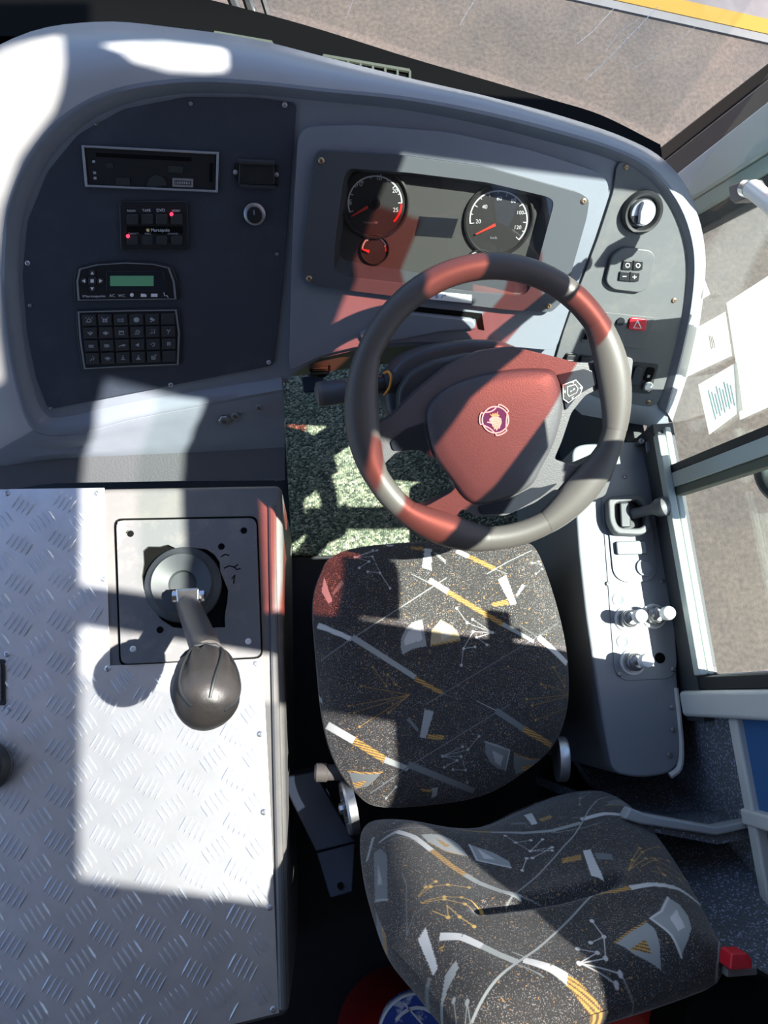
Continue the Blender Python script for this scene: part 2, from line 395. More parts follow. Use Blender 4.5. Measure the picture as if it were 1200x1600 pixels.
# lower face of the right pod
pe = [(866,562),(880,590),(905,612),(960,622),(1026,632),(1042,645)]
pf = [DASH.px(*p, .002) for p in pe]; pg = [at(p[0] + 4, p[1] + 36, DASH.px(*p, 0).z - .035) for p in pe]
ph = [p + Vector((0, .06, -.05)) for p in pg]
obj('pod_end', MB().loft([pf, mid(pf, pg, .3, DASH.n * .004), pg, ph]), M['shell2'], dash, angle=50)
# olive knee panel under the instruments
k0 = [(440,596),(458,582),(500,558),(560,544),(640,538),(760,540),(866,556)]
k1 = [(440,592),(456,588),(505,582),(560,574),(640,566),(760,566),(866,590)]
kk = [cr([DASH.px(*p, -.015) for p in k0], 4), cr([DASH.px(p[0], p[1], -.06) for p in k1], 4)]
kk.append([p + Vector((0, .16, -.10)) for p in kk[1]])
obj('knee_panel', MB().loft(kk), M['under'], dash)
fv = Frame(DASH.px(500, 573, -.045), (0, -.5, .86))
vt = obj('air_vent', MB().lathe(fv, fv.o, [(.021, -.02), (.021, .004), (.0185, .006), (.0165, .003), (.0165, -.004), (0, -.004)], 28), M['blk'], dash)
sl = MB()
for k in range(-3, 4): sl.box((fv.o.x - .015, fv.o.y + k * .0045 - .0009, fv.o.z - .004), (fv.o.x + .015, fv.o.y + k * .0045 + .0009, fv.o.z + .003))
obj('vent_fins', sl, M['under'], vt)
# raised hood around the instruments
hood = [(466,212),(480,198),(560,196),(700,207),(830,235),(938,270),(953,290),(945,322),(884,500),(868,548),(760,538),(640,534),(560,541),(500,556),(452,580),(454,480),(459,330)]
hood = [(p.x, p.y) for p in rnd([(*p, 0) for p in hood], 14)]
hcut = [(508,243),(620,250),(760,269),(905,309),(912,320),(872,466),(856,478),(800,476),(640,458),(494,440),(481,424),(482,390),(500,252)]
obj('instrument_hood', MB().holed(D(hood, .022), [D(hcut, .022)], DASH.n * .0215), M['shell'], dash, bevel=.008, seg=4)
# recessed slot under the instruments
sq = [(640,478),(735,488),(753,490),(757,516),(748,514),(744,498),(642,486)]
obj('slot', dprism(sq, .0215, .0235), M['vblk'], dash)
lipq = [(560,522),(600,500),(640,488),(742,499),(746,516),(690,520),(620,534),(570,538)]
obj('column_fairing', dprism(lipq, .015, .032, 8), M['shell'], dash, bevel=.006, seg=3)
# bare bolts on the lower ledge: things of their own
for i, (px, py, r, lab) in enumerate([(351,655,.0105,'largest hex bolt on the grey dashboard ledge, left of the other two'), (368,648,.0078,'middle hex bolt close beside the largest one on the dashboard ledge'), (405,635,.0072,'hex bolt standing alone toward the leg room on the dashboard ledge')]):
    fb = Frame(DASH.px(px, py, .009), DASH.n); t = thing('hex_bolt', lab, 'bolt', fb.o, 'bolts on the dashboard ledge')
    obj('washer', MB().lathe(fb, fb.o, [(r * 1.25, -.006), (r * 1.25, .0015), (r * .9, .002), (0, .002)], 20), M['steel'], t)
    obj('hex_head', MB().lathe(fb, fb.o, [(r, .0015), (r, .007), (r * .85, .0085), (r * .5, .0085), (r * .45, .005), (0, .005)], 6), M['steel'], t, smooth=False)

# ---------------------------------------------------------------- left switch panel
lp = thing('left_switch_panel', 'dusty black board panel screwed into the left part of the dashboard', 'panel', DASH.px(260, 620, .002))
lpo = [(75,640),(56,590),(42,520),(35,430),(43,345),(74,268),(122,210),(192,171),(290,152),(400,153),(464,161),(455,270),(443,440),(428,571),(250,606)]
obj('board', dprism(lpo, .001, .005, 10), M['panel'], lp, bevel=.001)
for px, py, b in [(151,193,0),(298,162,0),(445,164,1),(43,411,1),(47,477,0),(80,640-2,0),(433,397,0),(420,566,1),(267,601,1)]:
    screw(DASH, px, py, .005, lp, M['silver'] if b else M['steel'], .0042 if b else .0034)

# radio slot
rq = [(127,227),(342,238),(340,301),(133,292)]
radio = thing('car_radio', 'black slide-in car radio with bare silver frame and no front panel', 'radio', DASH.px(235, 295, .005))
fo = D(rq, .011); fi = D([(131,230.5),(338.5,241.5),(337,297.5),(136.5,289)], .011)
obj('frame', MB().holed(fo, [fi], DASH.n * .006), M['silver'], radio, bevel=.0008)
obj('chassis', dprism([(134,232),(337,242),(336,296),(138,288)], .005, .0075), M['blk'], radio)
obj('disc_slot', dprism(subq(rq, .10, .16, .80, .26), .0075, .0082), M['vblk'], radio)
obj('release_button', dprism(subq(rq, .63, .40, .74, .56), .0075, .0092, 3), M['blk2'], radio, bevel=.0005)
obj('side_button', dprism(subq(rq, .17, .40, .22, .52), .0075, .0088), M['blk2'], radio)
obj('slider', dprism(subq(rq, .235, .74, .34, .92), .0075, .0092), M['blk2'], radio)
obj('memory_card_slot', MB().prism(*(lambda c: ([p for p in c], [p - DASH.n * .003 for p in c]))([DASH.px(*p, .010) for p in circ(*quad(rq, .54, .95), 16, 16, math.pi, 2 * math.pi, 20)])), M['blk2'], radio, bevel=.0006)
cn = obj('connector', MB().holed(D(subq(rq, .66, .69, .815, .90), .0095), [D(subq(rq, .675, .74, .80, .85), .0095)], DASH.n * .003), M['silver'], radio)
cp = MB()
for k in range(9): cp.v and None; q = subq(rq, .682 + k * .013, .76, .688 + k * .013, .83); t_ = D(q, .0088); cp.prism(t_, [p - DASH.n * .001 for p in t_])
obj('pins', cp, M['gry'], cn)
for s, t in ((.07, .35), (.07, .62), (.07, .75)): obj('clip', dprism(subq(rq, s, t, s + .02, t + .06), .0075, .009), M['gry'], radio)
obj('side_latch', dprism(subq(rq, .935, .28, .958, .75), .0075, .0095), M['vblk'], radio)

# audio selector
aq = [(186,314),(293,314),(295,392),(188,392)]
aud = thing('audio_selector', 'black audio selector box with two rows of keys and two red lights', 'control box', DASH.px(240, 392, .005))
obj('body', dprism(aq, .005, .0125, 8), M['blk'], aud, bevel=.002)
kxs = [.10, .32, .53, .75]
for k, s in enumerate(kxs):
    kb = obj('selector_key', dprism(subq(aq, s, .27, s + .17, .47), .0125, .017, 3), M['blk2'], aud, bevel=.0015)
    text('lettering', ['RADIO', 'TAPE', 'DVD', 'VIDEO'][k], DASH, quad(aq, s + .02, .215), quad(aq, s + .14, .215), .0126, M['wht'], aud)
for k, s in enumerate(kxs):
    obj('selector_key', dprism(subq(aq, s, .70, s + .16, .88), .0125, .0155 if k != 1 else .0135, 3), M['blk2'], aud, bevel=.0015)
obj('name_strip', dprism(subq(aq, .10, .51, .92, .66), .0125, .0131), M['vblk'], aud)
text('lettering', 'Marcopolo', DASH, quad(aq, .46, .612), quad(aq, .73, .612), .0133, M['wht'], aud, hgt=.005)
obj('name_badge', MB().lathe(DASH, DASH.px(*quad(aq, .41, .585), .0131), [(.0026, 0), (.0026, .0006), (0, .0006)], 12), M['gold'], aud)
for s0, s1, w in ((.13, .28, 'DIRECT'), (.37, .46, 'MIC'), (.70, .86, 'CHANNEL')): text('lettering', w, DASH, quad(aq, s0, .675), quad(aq, s1, .675), .0133, M['gry'], aud, hgt=.003)
for s, t in ((.76, .27), (.115, .71)): obj('indicator_light', MB().lathe(DASH, DASH.px(*quad(aq, s, t), .0165), [(.0028, -.003), (.0028, 0), (.0018, .0012), (0, .0016)], 12), M['led'], aud)

# socket with hinged cap, and dimmer knob
sk = thing('socket_cover', 'black hinged socket cap fixed by two screws right of the radio', 'socket', DASH.px(398, 295, .005))
obj('cap', dprism([(374,252),(428,255),(430,290),(372,289)], .005, .016, 4), M['blk'], sk, bevel=.002)
obj('hinge', MB().tube([DASH.px(372, 252, .016), DASH.px(429, 255, .016)], .0042, 10), M['blk2'], sk)
obj('flap', dprism([(374,288),(430,291),(430,296),(374,294)], .005, .018), M['blk2'], sk, bevel=.001)
for a in ((364,252,378,290), (424,256,436,292)): obj('ear', dprism([(a[0],a[1]+4),(a[2],a[1]),(a[2],a[3]),(a[0],a[3]-12)], .005, .009, 4), M['blk'], sk, bevel=.001)
for px, py in ((368,269),(432,273)): screw(DASH, px, py, .009, sk, M['silver'], .0038)
text('lettering', '24V', DASH, (388,281), (414,282), .0161, M['blk2'], sk)
dk = thing('dimmer_knob', 'round black dimmer knob in a square base below the socket cap', 'knob', DASH.px(398, 334, .005))
obj('base', dprism([(382,316),(414,318),(415,350),(382,349)], .005, .010, 10), M['blk2'], dk, bevel=.001)
c = DASH.px(398, 334, .010)
obj('collar', MB().lathe(DASH, c, [(.0175, 0), (.0175, .004), (.014, .006), (0, .006)], 28), M['steel'], dk)
kb = obj('grip', MB().lathe(DASH, c, [(.0125, .004), (.0120, .017), (.0105, .019), (0, .0195)], 28), M['blk'], dk)
obj('pointer', MB().strip([c + DASH.n * .0192 + DASH.v * .002, c + DASH.n * .0192 + DASH.v * .009], .0014, DASH.n), M['gry'], kb)

# climate display
cq = [(126,419),(265,417),(274,468),(120,470)]
cl = thing('climate_display', 'black climate control unit with small green display and arrow keys', 'control unit', DASH.px(197, 470, .005))
co = [(122,420),(150,413),(195,410),(240,412),(266,418),(274,440),(277,468),(120,470),(118,440)]
obj('housing', dprism(inset(co, (197,442), 1.05), .005, .011, 5), M['blk'], cl, bevel=.002)
b1 = inset(co, (197,442), .985); b2 = inset(co, (197,442), .945)
obj('silver_border', MB().holed(D(b1, .0118), [D(b2, .0118)], DASH.n * .002), M['silver'], cl)
obj('display_bezel', dprism(inset([(166,424),(255,424),(262,455),(166,455)], (212,440), 1), .011, .0125, 3), M['glossb'], cl, bevel=.0008)
obj('display', dprism([(172,431),(240,431),(240,447),(172,447)], .0125, .0129), M['lcd'], cl)
for dx, dy, s in ((0,-12,'arrow_key'),(0,12,'arrow_key'),(-13,0,'arrow_key'),(13,0,'arrow_key'),(0,0,'centre_key')):
    kx, ky = 144 + dx, 439 + dy
    kb = obj(s, dprism(circ(kx, ky, 5.2, 12) if s == 'arrow_key' else [(kx-6,ky-6),(kx+6,ky-6),(kx+6,ky+6),(kx-6,ky+6)], .011, .0138), M['blk2'], cl, bevel=.001)
    if s == 'centre_key': q = [(kx-2.5,ky-2.5),(kx+2.5,ky-2.5),(kx+2.5,ky+2.5),(kx-2.5,ky+2.5)]
    else:
        ux, uy = dx / 13, dy / 13; q = [(kx + ux*3, ky + uy*3), (kx - ux*2 - uy*3, ky - uy*2 + ux*3), (kx - ux*2 + uy*3, ky - uy*2 - ux*3)]
    obj('mark', dprism(q, .0138, .0142), M['wht'], kb)
text('lettering', 'Marcopolo', DASH, (130,464.5), (165,464), .0112, M['wht'], cl, hgt=.0038)
text('lettering', 'AC', DASH, (171,464), (180,464), .0112, M['wht'], cl)
text('lettering', 'WC', DASH, (185,464), (196,464), .0112, M['wht'], cl)
sy = MB()
def flat(mbx, pts, h, t=.0004):
    q = D(pts, h + t); mbx.prism(q, [p - DASH.n * t for p in q])
flat(sy, circ(206,461,3,12), .0112); flat(sy, [(220,459),(226,459),(229,461),(229,464),(220,464)], .0112); flat(sy, [(236,459),(246,459),(246,464),(236,464)], .0112)
sy.strip([DASH.px(*p, .0112) for p in ((256,457),(257,462),(261,462),(263,465))], .0012, DASH.n)
obj('symbols', sy, M['wht'], cl)

# keypad
kq = [(122,487),(275,485),(277,570),(130,575)]
kp = thing('switch_keypad', 'black silver-edged keypad with four rows of six symbol keys', 'keypad', DASH.px(200, 574, .005))
ko = [(121,487),(200,485),(276,484),(281,520),(279,570),(200,573),(131,577),(124,530)]
obj('housing', dprism(inset(ko, (200,530), 1.045), .005, .0105, 5), M['blk'], kp, bevel=.002)
obj('silver_border', MB().holed(D(ko, .0115), [D(inset(ko, (200,530), .965), .0115)], DASH.n * .002), M['silver'], kp)
ICON = [[('c',0,0,.5),('d',-.8,.8),('d',0,.9),('d',.8,.8),('l',-.9,-.4,-.5,-.4)],[('b',-.35,.3),('b',.35,.3),('b',-.35,-.3),('b',.35,-.3),('d',-.8,.8),('d',.8,.8)],[('l',-.7,-.3,.2,-.3,.2,.3,-.7,.3,-.7,-.3),('l',.5,.6,.7,-.4,.3,-.5)],[('o',0,0,.75)],[('o',-.2,.2,.4),('o',.3,-.1,.35),('l',-.5,-.7,.2,-.3)],[],
 [('l',-.7,.4,0,-.5,.7,.4),('c',0,.1,.3)],[('l',-.7,0,0,.45,.7,0,0,-.45,-.7,0),('c',0,0,.2)],[('l',-.6,-.5,.6,-.5,.6,.5,-.6,.5,-.6,-.5),('l',-.6,.25,.6,.25)],[('l',-.7,-.5,.4,-.5,.7,.5),('l',-.5,.1,.3,.1),('l',-.3,.6,.5,.6)],[('l',-.6,-.5,-.1,0,.3,-.5,.6,.4),('d',-.2,.6),('d',.4,.7)],[('l',-.4,.7,.1,.1,-.1,-.7),('l',.5,.7,.1,.1)],
 [('l',-.6,-.3,.6,-.3,.6,.3,-.6,.3,-.6,-.3),('l',-.2,-.3,-.2,.3),('l',.2,-.3,.2,.3)],[('c',-.25,0,.35),('c',.25,0,.35)],[('l',-.9,-.4,-.2,0,.9,.1),('b',.2,0),('b',.45,0)],[('t',-.6,0,.5)],[('l',-.3,.5,.4,.4,.3,-.3,-.2,-.5),('d',-.5,.1)],[('l',-.4,.5,.5,.5),('l',-.3,.5,-.3,-.4),('l',.05,.5,.05,-.4),('l',.4,.5,.4,-.4)],
 [('l',-.5,-.6,-.2,.2,.2,-.4,.5,.4),('d',.1,.7)],[('c',0,0,.4),('l',-.8,.1,.8,.1)],[('l',-.5,-.4,.5,-.4),('l',-.3,.1,.3,.1),('d',0,.6)],[('l',-.6,-.5,.6,-.5),('b',0,-.1),('d',0,.6)],[('l',-.5,-.6,.4,-.6,.4,.3,-.5,.3,-.5,-.6),('l',-.5,-.2,.4,-.2),('l',.2,.6,.8,.7)],[]]
for j in range(4):
    for i in range(6):
        s0 = .035 + i * .162 ; t0 = .06 + j * .228
        q = subq(kq, s0, t0, s0 + .14, t0 + .195)
        kb = obj('key', dprism(q, .0105, .0145), M['blk2'], kp, bevel=.0012)
        c0 = quad(q, .5, .52); sx, sy_ = 6.0, -5.2; im = MB()
        T = lambda x, y: (c0[0] + x * sx, c0[1] + y * sy_)
        for it in ICON[j * 6 + i]:
            if it[0] == 'l': im.strip([DASH.px(*T(it[k], it[k+1]), .0146) for k in range(1, len(it), 2)], .0012, DASH.n, .0003)
            elif it[0] == 'c': im.strip([DASH.px(*T(it[1] + it[3]*math.cos(a*.5236), it[2] + it[3]*math.sin(a*.5236)), .0146) for a in range(13)], .0012, DASH.n, .0003)
            elif it[0] == 'o': flat(im, [T(it[1] + it[3]*math.cos(a*.5236), it[2] + it[3]*math.sin(a*.5236)) for a in range(12)], .0146)
            elif it[0] in 'bd': r = .26 if it[0] == 'b' else .12; flat(im, [T(it[1]-r, it[2]-r), T(it[1]+r, it[2]-r), T(it[1]+r, it[2]+r), T(it[1]-r, it[2]+r)], .0146)
            elif it[0] == 't': flat(im, [T(it[1], it[2]), T(it[1] + .9, it[2] + .55), T(it[1] + .9, it[2] - .55)], .0146)
        if im.v: obj('symbol', im, M['gry'], kb, smooth=False)

# ---------------------------------------------------------------- instrument cluster
cs = thing('instrument_cluster', 'dark framed instrument cluster with two round dials behind clear lens', 'instrument cluster', DASH.px(690, 470, .022))
bo = [(500,235),(620,242),(760,261),(908,302),(921,312),(917,340),(880,470),(862,488),(800,485),(640,466),(490,447),(472,428),(473,390),(492,246)]
bi = [(545,263),(640,270),(760,285),(858,308),(866,316),(838,420),(826,456),(814,462),(740,456),(650,445),(534,432),(521,422),(523,380),(537,275)]
bo = [(p.x, p.y) for p in rnd([(*p, 0) for p in bo], 8)]; bi = [(p.x, p.y) for p in rnd([(*p, 0) for p in bi], 10)]
bz = obj('bezel', MB().holed(D(bo, .036), [D(bi, .036)], DASH.n * .014), M['bezel'], cs, bevel=.0025, seg=3)
di = [(553,268),(640,275),(752,289),(838,310),(845,318),(820,405),(812,430),(800,437),(740,432),(650,425),(538,407),(530,398),(533,372),(547,277)]
di = [(p.x, p.y) for p in rnd([(*p, 0) for p in di], 8)]
obj('inner_wall', MB().loft([D(bi, .034), D(di, .010)], True), M['bezel'], cs)
obj('dial_board', dprism(di, .004, .0105), M['dial'], cs)
for px, py in ((502,251),(483,435),(912,314),(857,478)): screw(DASH, px, py, .036, cs, M['brass'], .005)
obj('centre_display', dprism([(655,338),(716,342),(706,372),(648,368)], .0105, .0112), M['glossb'], cs)
hd = .0107
def gauge(name, cx, cy, r, lab, tks, nums, w0, w1, ra, needle, hub, unit=None):
    g = obj(name, MB().lathe(DASH, DASH.px(cx, cy, .0105), [(r * 1.10 / 870, -.001), (r * 1.10 / 870, .005), (r * 1.04 / 870, .0065), (r / 870, .004), (r / 870, .001), (0, .001)], 48), M['face'], cs, label=lab)
    def arc(a0, a1, rr, w, m, nm, wob=0):
        mbx = MB(); n = max(3, int(abs(a1 - a0) / 6))
        mbx.strip([DASH.px(cx + rr * math.cos(math.radians(a0 + (a1 - a0) * k / n)), cy + rr * math.sin(math.radians(a0 + (a1 - a0) * k / n)), hd + .0012) for k in range(n + 1)], w, DASH.n, .0003); return mbx
    m1 = arc(w0, w1, r * .93, .0022, 0, '')
    for k in range(tks + 1):
        a = math.radians(w0 + (w1 - w0) * k / tks); m1.strip([DASH.px(cx + rr * math.cos(a), cy + rr * math.sin(a), hd + .0013) for rr in (r * .93, r * (.85 if k % 2 else .80))], .0012, DASH.n, .0003)
    obj('scale', m1, M['wht'], g, smooth=False)
    if ra: obj('red_zone', arc(ra[0], ra[1], r * .92, .0036, 0, ''), M['redp'], g, smooth=False)
    for s, x, y, w in nums: text('numeral', s, DASH, (x - w, y + 4), (x + w, y + 4), hd + .0012, M['wht'], g)
    if unit: text('lettering', unit[0], DASH, (unit[1], unit[3]), (unit[2], unit[3] + .5), hd + .0012, M['gry'], g)
    a, b = needle; P0 = DASH.px(*a, hd + .004); P1 = DASH.px(*b, hd + .004); dd = (P1 - P0).normalized(); q = DASH.n.cross(dd)
    nd = MB(); tp = [P0 + q * .0024, P1 + q * .0009, P1 - q * .0009, P0 - q * .0024]; nd.prism([p + DASH.n * .001 for p in tp], tp)
    obj('needle', nd, M['needle'], g)
    if hub: obj('hub', MB().lathe(DASH, DASH.px(cx, cy, hd), [(hub, 0), (hub, .006), (hub * .8, .0075), (0, .0075)], 24), M['blk'], g)
gauge('rev_counter', 586, 317, 45, 'left round dial with red zone from 25', 10, [('5', 547.5, 316, 2.2), ('10', 562, 287, 4), ('15', 593, 277, 4), ('20', 617, 297, 4), ('25', 618, 327, 4)], 160, 360, (362, 405), ((575,323),(549,338)), .0085, ('1/min x 100', 568, 590, 349))
gauge('speedometer', 779, 343, 48, 'right round dial numbered to 120', 12, [('20', 747, 345, 4), ('40', 757, 322, 4), ('60', 780, 309, 4), ('80', 802, 313, 4), ('100', 813, 331, 5), ('120', 809, 354, 5)], 172, 405, None, ((774,351),(743,366)), 0, ('km/h', 766, 776, 373))
gauge('small_gauge', 585, 389, 20, 'small half-round gauge below the left dial', 6, [], 175, 345, (-15, 12), ((577,393),(565,389)), 0)
gauge('small_gauge', 748, 412, 20, 'small gauge below the right dial, mostly behind the wheel rim', 6, [], 175, 345, None, ((742,416),(732,411)), 0)
obj('lens', dprism(inset(bi, (690,365), 1.01), .0335, .0345), M['lens'], cs)
st = thing('sticker', 'white sticker strip with blue lettering on the lower bezel of the instrument cluster', 'sticker', DASH.px(690, 470, .036))
stq = [(626,450),(737,461),(737,474),(624,463)]
obj('paper_strip', dprism(stq, .036, .0366), M['whtpl'], st)
text('lettering', '6 7"', DASH, (680,466), (696,467.5), .0367, M['bluel'], st, hgt=.008)

# ---------------------------------------------------------------- right pod panel and its switches
pp = thing('side_switch_panel', 'charcoal curved panel on the right end of the dashboard by the window', 'panel', DASH.px(950, 625, .002))
po = [(969,252),(1000,264),(1040,296),(1066,340),(1078,385),(1076,450),(1062,525),(1045,585),(1030,628),(1018,636),(950,626),(905,610),(880,588),(868,562),(880,520),(905,450),(935,370),(958,300),(963,262)]
obj('board', dprism(po, .001, .0055, 6), M['pod'], pp, bevel=.001)
for px, py in ((978,261),(1053,469),(1013,628)): screw(DASH, px, py, .0055, pp, M['brass'], .0048)
ls = thing('light_switch', 'round rotary light switch with pale worn knob at the top of the right panel', 'switch', DASH.px(1003, 331, .0055))
c = DASH.px(1002, 331, .0055)
obj('ring', MB().lathe(DASH, c, [(.036, -.002), (.036, .007), (.033, .013), (.029, .012), (.0255, .004), (.0255, -.001), (0, -.001)], 44), M['blk2'], ls)
obj('knob', MB().lathe(DASH, c, [(.0225, -.002), (.0225, .008), (.021, .0105), (0, .011)], 32), M['silver'], ls)
gq = [(-.007, .020), (.006, .020), (.010, -.004), (.004, -.019), (-.009, -.016), (-.010, .004)]
g0 = [c + DASH.u * a + DASH.v * b + DASH.n * .022 for a, b in gq]
obj('grip', MB().prism(g0, [p - DASH.n * .013 for p in g0]), M['whtpl'], ls, bevel=.003, seg=3)
g1 = [c + DASH.u * a + DASH.v * b + DASH.n * .0118 for a, b in [(-.020, -.004), (-.009, -.004), (-.005, -.018), (-.012, -.019), (-.019, -.012)]]
obj('dark_half', MB().prism(g1, [p - DASH.n * .004 for p in g1]), M['blk'], ls)
mq = [(972,388),(1022,392),(1012,455),(950,449)]
ms = thing('mirror_switch', 'raised square plate with four small dark keys on the right panel', 'switch', DASH.px(985, 455, .0055))
obj('plate', dprism([(975,386),(1018,391),(1025,402),(1015,446),(1002,458),(958,453),(946,441),(956,400)], .0055, .014, 8), M['pod'], ms, bevel=.0025, seg=3)
kys = [((974,407),(989,408),(988,422),(972,421)), ((990,407),(1005,408),(1004,422),(989,422)), ((969,424),(984,425),(983,440),(967,438)), ((985,425),(1000,426),(998,440),(983,440))]
for k, q in enumerate(kys):
    kb = obj('key', dprism(q, .014, .0175, 2), M['blk'], ms, bevel=.001); cx_, cy_ = quad(q, .5, .5); im = MB()
    if k < 2: im.strip([DASH.px(cx_ + 3.2*math.cos(a*.785), cy_ + 3.2*math.sin(a*.785), .0176) for a in range(9)], .0011, DASH.n, .0003)
    else: im.strip([DASH.px(cx_ - 3, cy_, .0176), DASH.px(cx_ + 3, cy_, .0176)], .0012, DASH.n, .0003)
    if k == 3: im.strip([DASH.px(cx_, cy_ - 3, .0176), DASH.px(cx_, cy_ + 3, .0176)], .0012, DASH.n, .0003)
    obj('symbol', im, M['wht'], kb, smooth=False)
hz = thing('hazard_switch_strip', 'charcoal switch strip with a red triangle button behind the wheel rim', 'switch', DASH.px(965, 540, .0055))
obj('plate', dprism([(926,486),(1023,496),(1008,546),(908,534)], .0055, .0085, 2), M['pod'], hz, bevel=.0008)
hb = obj('hazard_button', dprism([(985,496),(1012,499),(1009,518),(981,515)], .0085, .013, 5), M['redbtn'], hz, bevel=.002, label='red button')
im = MB(); tri = [(996,501),(1002,513),(990,512),(996,501)]; im.strip([DASH.px(*p, .0132) for p in tri], .0022, DASH.n, .0004); obj('triangle', im, M['wht'], hb, smooth=False)
rk = obj('rotary_knob', MB().lathe(DASH, DASH.px(941, 514, .0085), [(.018, 0), (.018, .006), (.015, .014), (0, .0145)], 28), M['blk'], hz)
obj('round_blank', MB().lathe(DASH, DASH.px(969, 502, .0085), [(.0075, 0), (.0075, .004), (0, .004)], 18), M['blk'], hz)
obj('slot', dprism([(927,488),(931,489),(917,531),(911,530)], .0085, .0095), M['vblk'], hz)
for k, (q, lab) in enumerate([([(886,553),(903,554),(900,572),(880,570)], 'dark rocker switch just above the wheel spoke, nearer the wheel hub'), ([(908,556),(927,558),(925,575),(903,573)], 'dark rocker switch just above the wheel spoke, nearer the wheel rim')]):
    t = thing('rocker_switch', lab, 'switch', DASH.px(*quad(q, .5, 1), .0055), 'rocker switches behind the wheel spoke')
    obj('surround', dprism(inset(q, quad(q, .5, .5), 1.12), .0055, .009, 3), M['blk'], t, bevel=.001)
    obj('rocker', dprism(inset(q, quad(q, .5, .5), .8), .009, .0145, 2), M['blk2'], t, bevel=.002)
    im = MB(); im.strip([DASH.px(*quad(q, .25, .55), .0147), DASH.px(*quad(q, .75, .55), .0147)], .001, DASH.n, .0003); obj('mark', im, M['gry'], t, smooth=False)
is_ = thing('socket_plate', 'small black plate with a rocker and a white round push button beside the wheel rim', 'switch', DASH.px(1005, 612, .0055))
obj('plate', dprism([(988,566),(1030,570),(1016,616),(975,612)], .0055, .0085, 4), M['blk2'], is_, bevel=.001)
obj('rocker', dprism([(993,573),(1006,575),(998,604),(984,602)], .0085, .014, 4), M['blk'], is_, bevel=.002)
obj('dark_insert', dprism([(1012,574),(1025,576),(1018,596),(1005,595)], .0085, .011, 4), M['vblk'], is_, bevel=.001)
obj('insert_mark', dprism([(1012,586),(1016,586),(1015,590),(1011,590)], .011, .0113), M['gry'], is_)
c = DASH.px(1011, 603, .0085)
obj('button_ring', MB().lathe(DASH, c, [(.0105, 0), (.0105, .005), (.0078, .006), (.0075, .002), (0, .002)], 24), M['chrome'], is_)
obj('push_button', MB().lathe(DASH, c, [(.0072, .001), (.0072, .0052), (.006, .0062), (0, .0065)], 20), M['whtpl'], is_)
# ================================================================= STEERING WHEEL AND COLUMN
sw = thing('steering_wheel', 'large worn black four-spoke steering wheel with crest on its hub pad', 'steering wheel', WHEEL.o)
wc = WHEEL.uv(766, 637); RR = .2085
mb = MB(); ringsl = []
def rim_pt(a, s, t, f=.0195, g=.0175):
    r = RR + f * math.cos(t); return WHEEL.P(wc[0] + r * math.cos(a) , wc[1] + r * math.sin(a) * 1.025, g * math.sin(t))
rim_n = 96
ringsl = [[rim_pt(2 * math.pi * i / rim_n, 0, 2 * math.pi * k / 18) for k in range(18)] for i in range(rim_n + 1)]
mb.loft(ringsl, True)
obj('rim', mb, M['leather'], sw)
# rim stitched thicker where the spokes meet it
def grip(a0, a1, extra):
    n = 14; rs = []
    for i in range(n + 1):
        a = math.radians(a0 + (a1 - a0) * i / n); e = extra * math.sin(math.pi * i / n)
        rs.append([rim_pt(a, 0, 2 * math.pi * k / 16, .0200 + e * (1.5 if math.cos(2 * math.pi * k / 16) < 0 else .25), .0180 + e * .2) for k in range(16)])
    return MB().loft(rs, True)
for a0, a1 in ((155, 207), (-12, 36), (228, 268), (296, 338)): obj('grip_pad', grip(a0, a1, .008), M['leather'], sw)
hubo = [(562,628),(586,664),(612,650),(650,612),(700,572),(750,548),(800,541),(850,553),(900,566),(932,567),(955,550),(990,560),(984,612),(940,606),(915,618),(893,645),(878,690),(866,718),(900,728),(928,716),(976,690),(946,775),(895,795),(886,768),(866,765),(836,786),(790,806),(745,808),(722,795),(708,815),(722,838),(738,862),(672,850),(622,800),(668,790),(704,770),(712,762),(700,738),(676,712),(650,702),(618,708),(598,728),(582,765),(556,720),(545,670)]
obj('spoke_frame', dprism(hubo, -.036, -.006, 6, WHEEL), M['pad'], sw, bevel=.008, seg=3)
padp = [(665,645),(676,624),(700,604),(740,588),(800,577),(850,576),(868,583),(877,606),(879,640),(866,690),(846,730),(830,758),(795,777),(750,788),(728,780),(705,750),(680,715),(669,680)]
cxy = (772, 668); rr_ = []
for k, h in ((1.0, -.018), (1.0, -.006), (.975, .000), (.93, .0035), (.75, .0065), (.45, .0085), (.15, .009)):
    rr_.append([WHEEL.px(*p, h) for p in inset([(q.x, q.y) for q in cr([(*p, 0) for p in padp], 4, True)], cxy, k)])
obj('hub_pad', MB().loft(rr_, True, True), M['pad'], sw, angle=50)
obj('spoke_trim', dprism([(610,690),(636,670),(664,660),(668,690),(678,717),(655,703),(614,704)], -.008, -.0025, 4, WHEEL), M['glossb'], sw, bevel=.002)
obj('spoke_trim', dprism([(870,586),(915,576),(932,582),(934,600),(905,616),(884,642),(880,610)], -.008, -.0025, 4, WHEEL), M['glossb'], sw, bevel=.002)
obj('lower_trim', dprism([(748,792),(796,780),(832,762),(846,762),(872,755),(846,776),(800,802),(752,804)], -.008, -.0025, 4, WHEEL), M['glossb'], sw, bevel=.002)
ck = obj('control_keys', dprism([(880,600),(900,594),(910,606),(906,616),(888,628),(881,622)], -.0025, -.0005, 3, WHEEL), M['blk'], sw, bevel=.001)
o1 = [(879,601),(900,593),(911,605),(907,616),(888,630),(880,624)]
obj('silver_outline', MB().holed(W(o1, .0003), [W(inset(o1, (895,611), .91), .0003)], WHEEL.n * .001), M['steel'], ck)
o2 = [(886,604),(899,600),(904,607),(901,614),(889,620),(886,616)]
obj('silver_outline', MB().holed(W(o2, .0005), [W(inset(o2, (895,610), .86), .0005)], WHEEL.n * .001), M['steel'], ck)
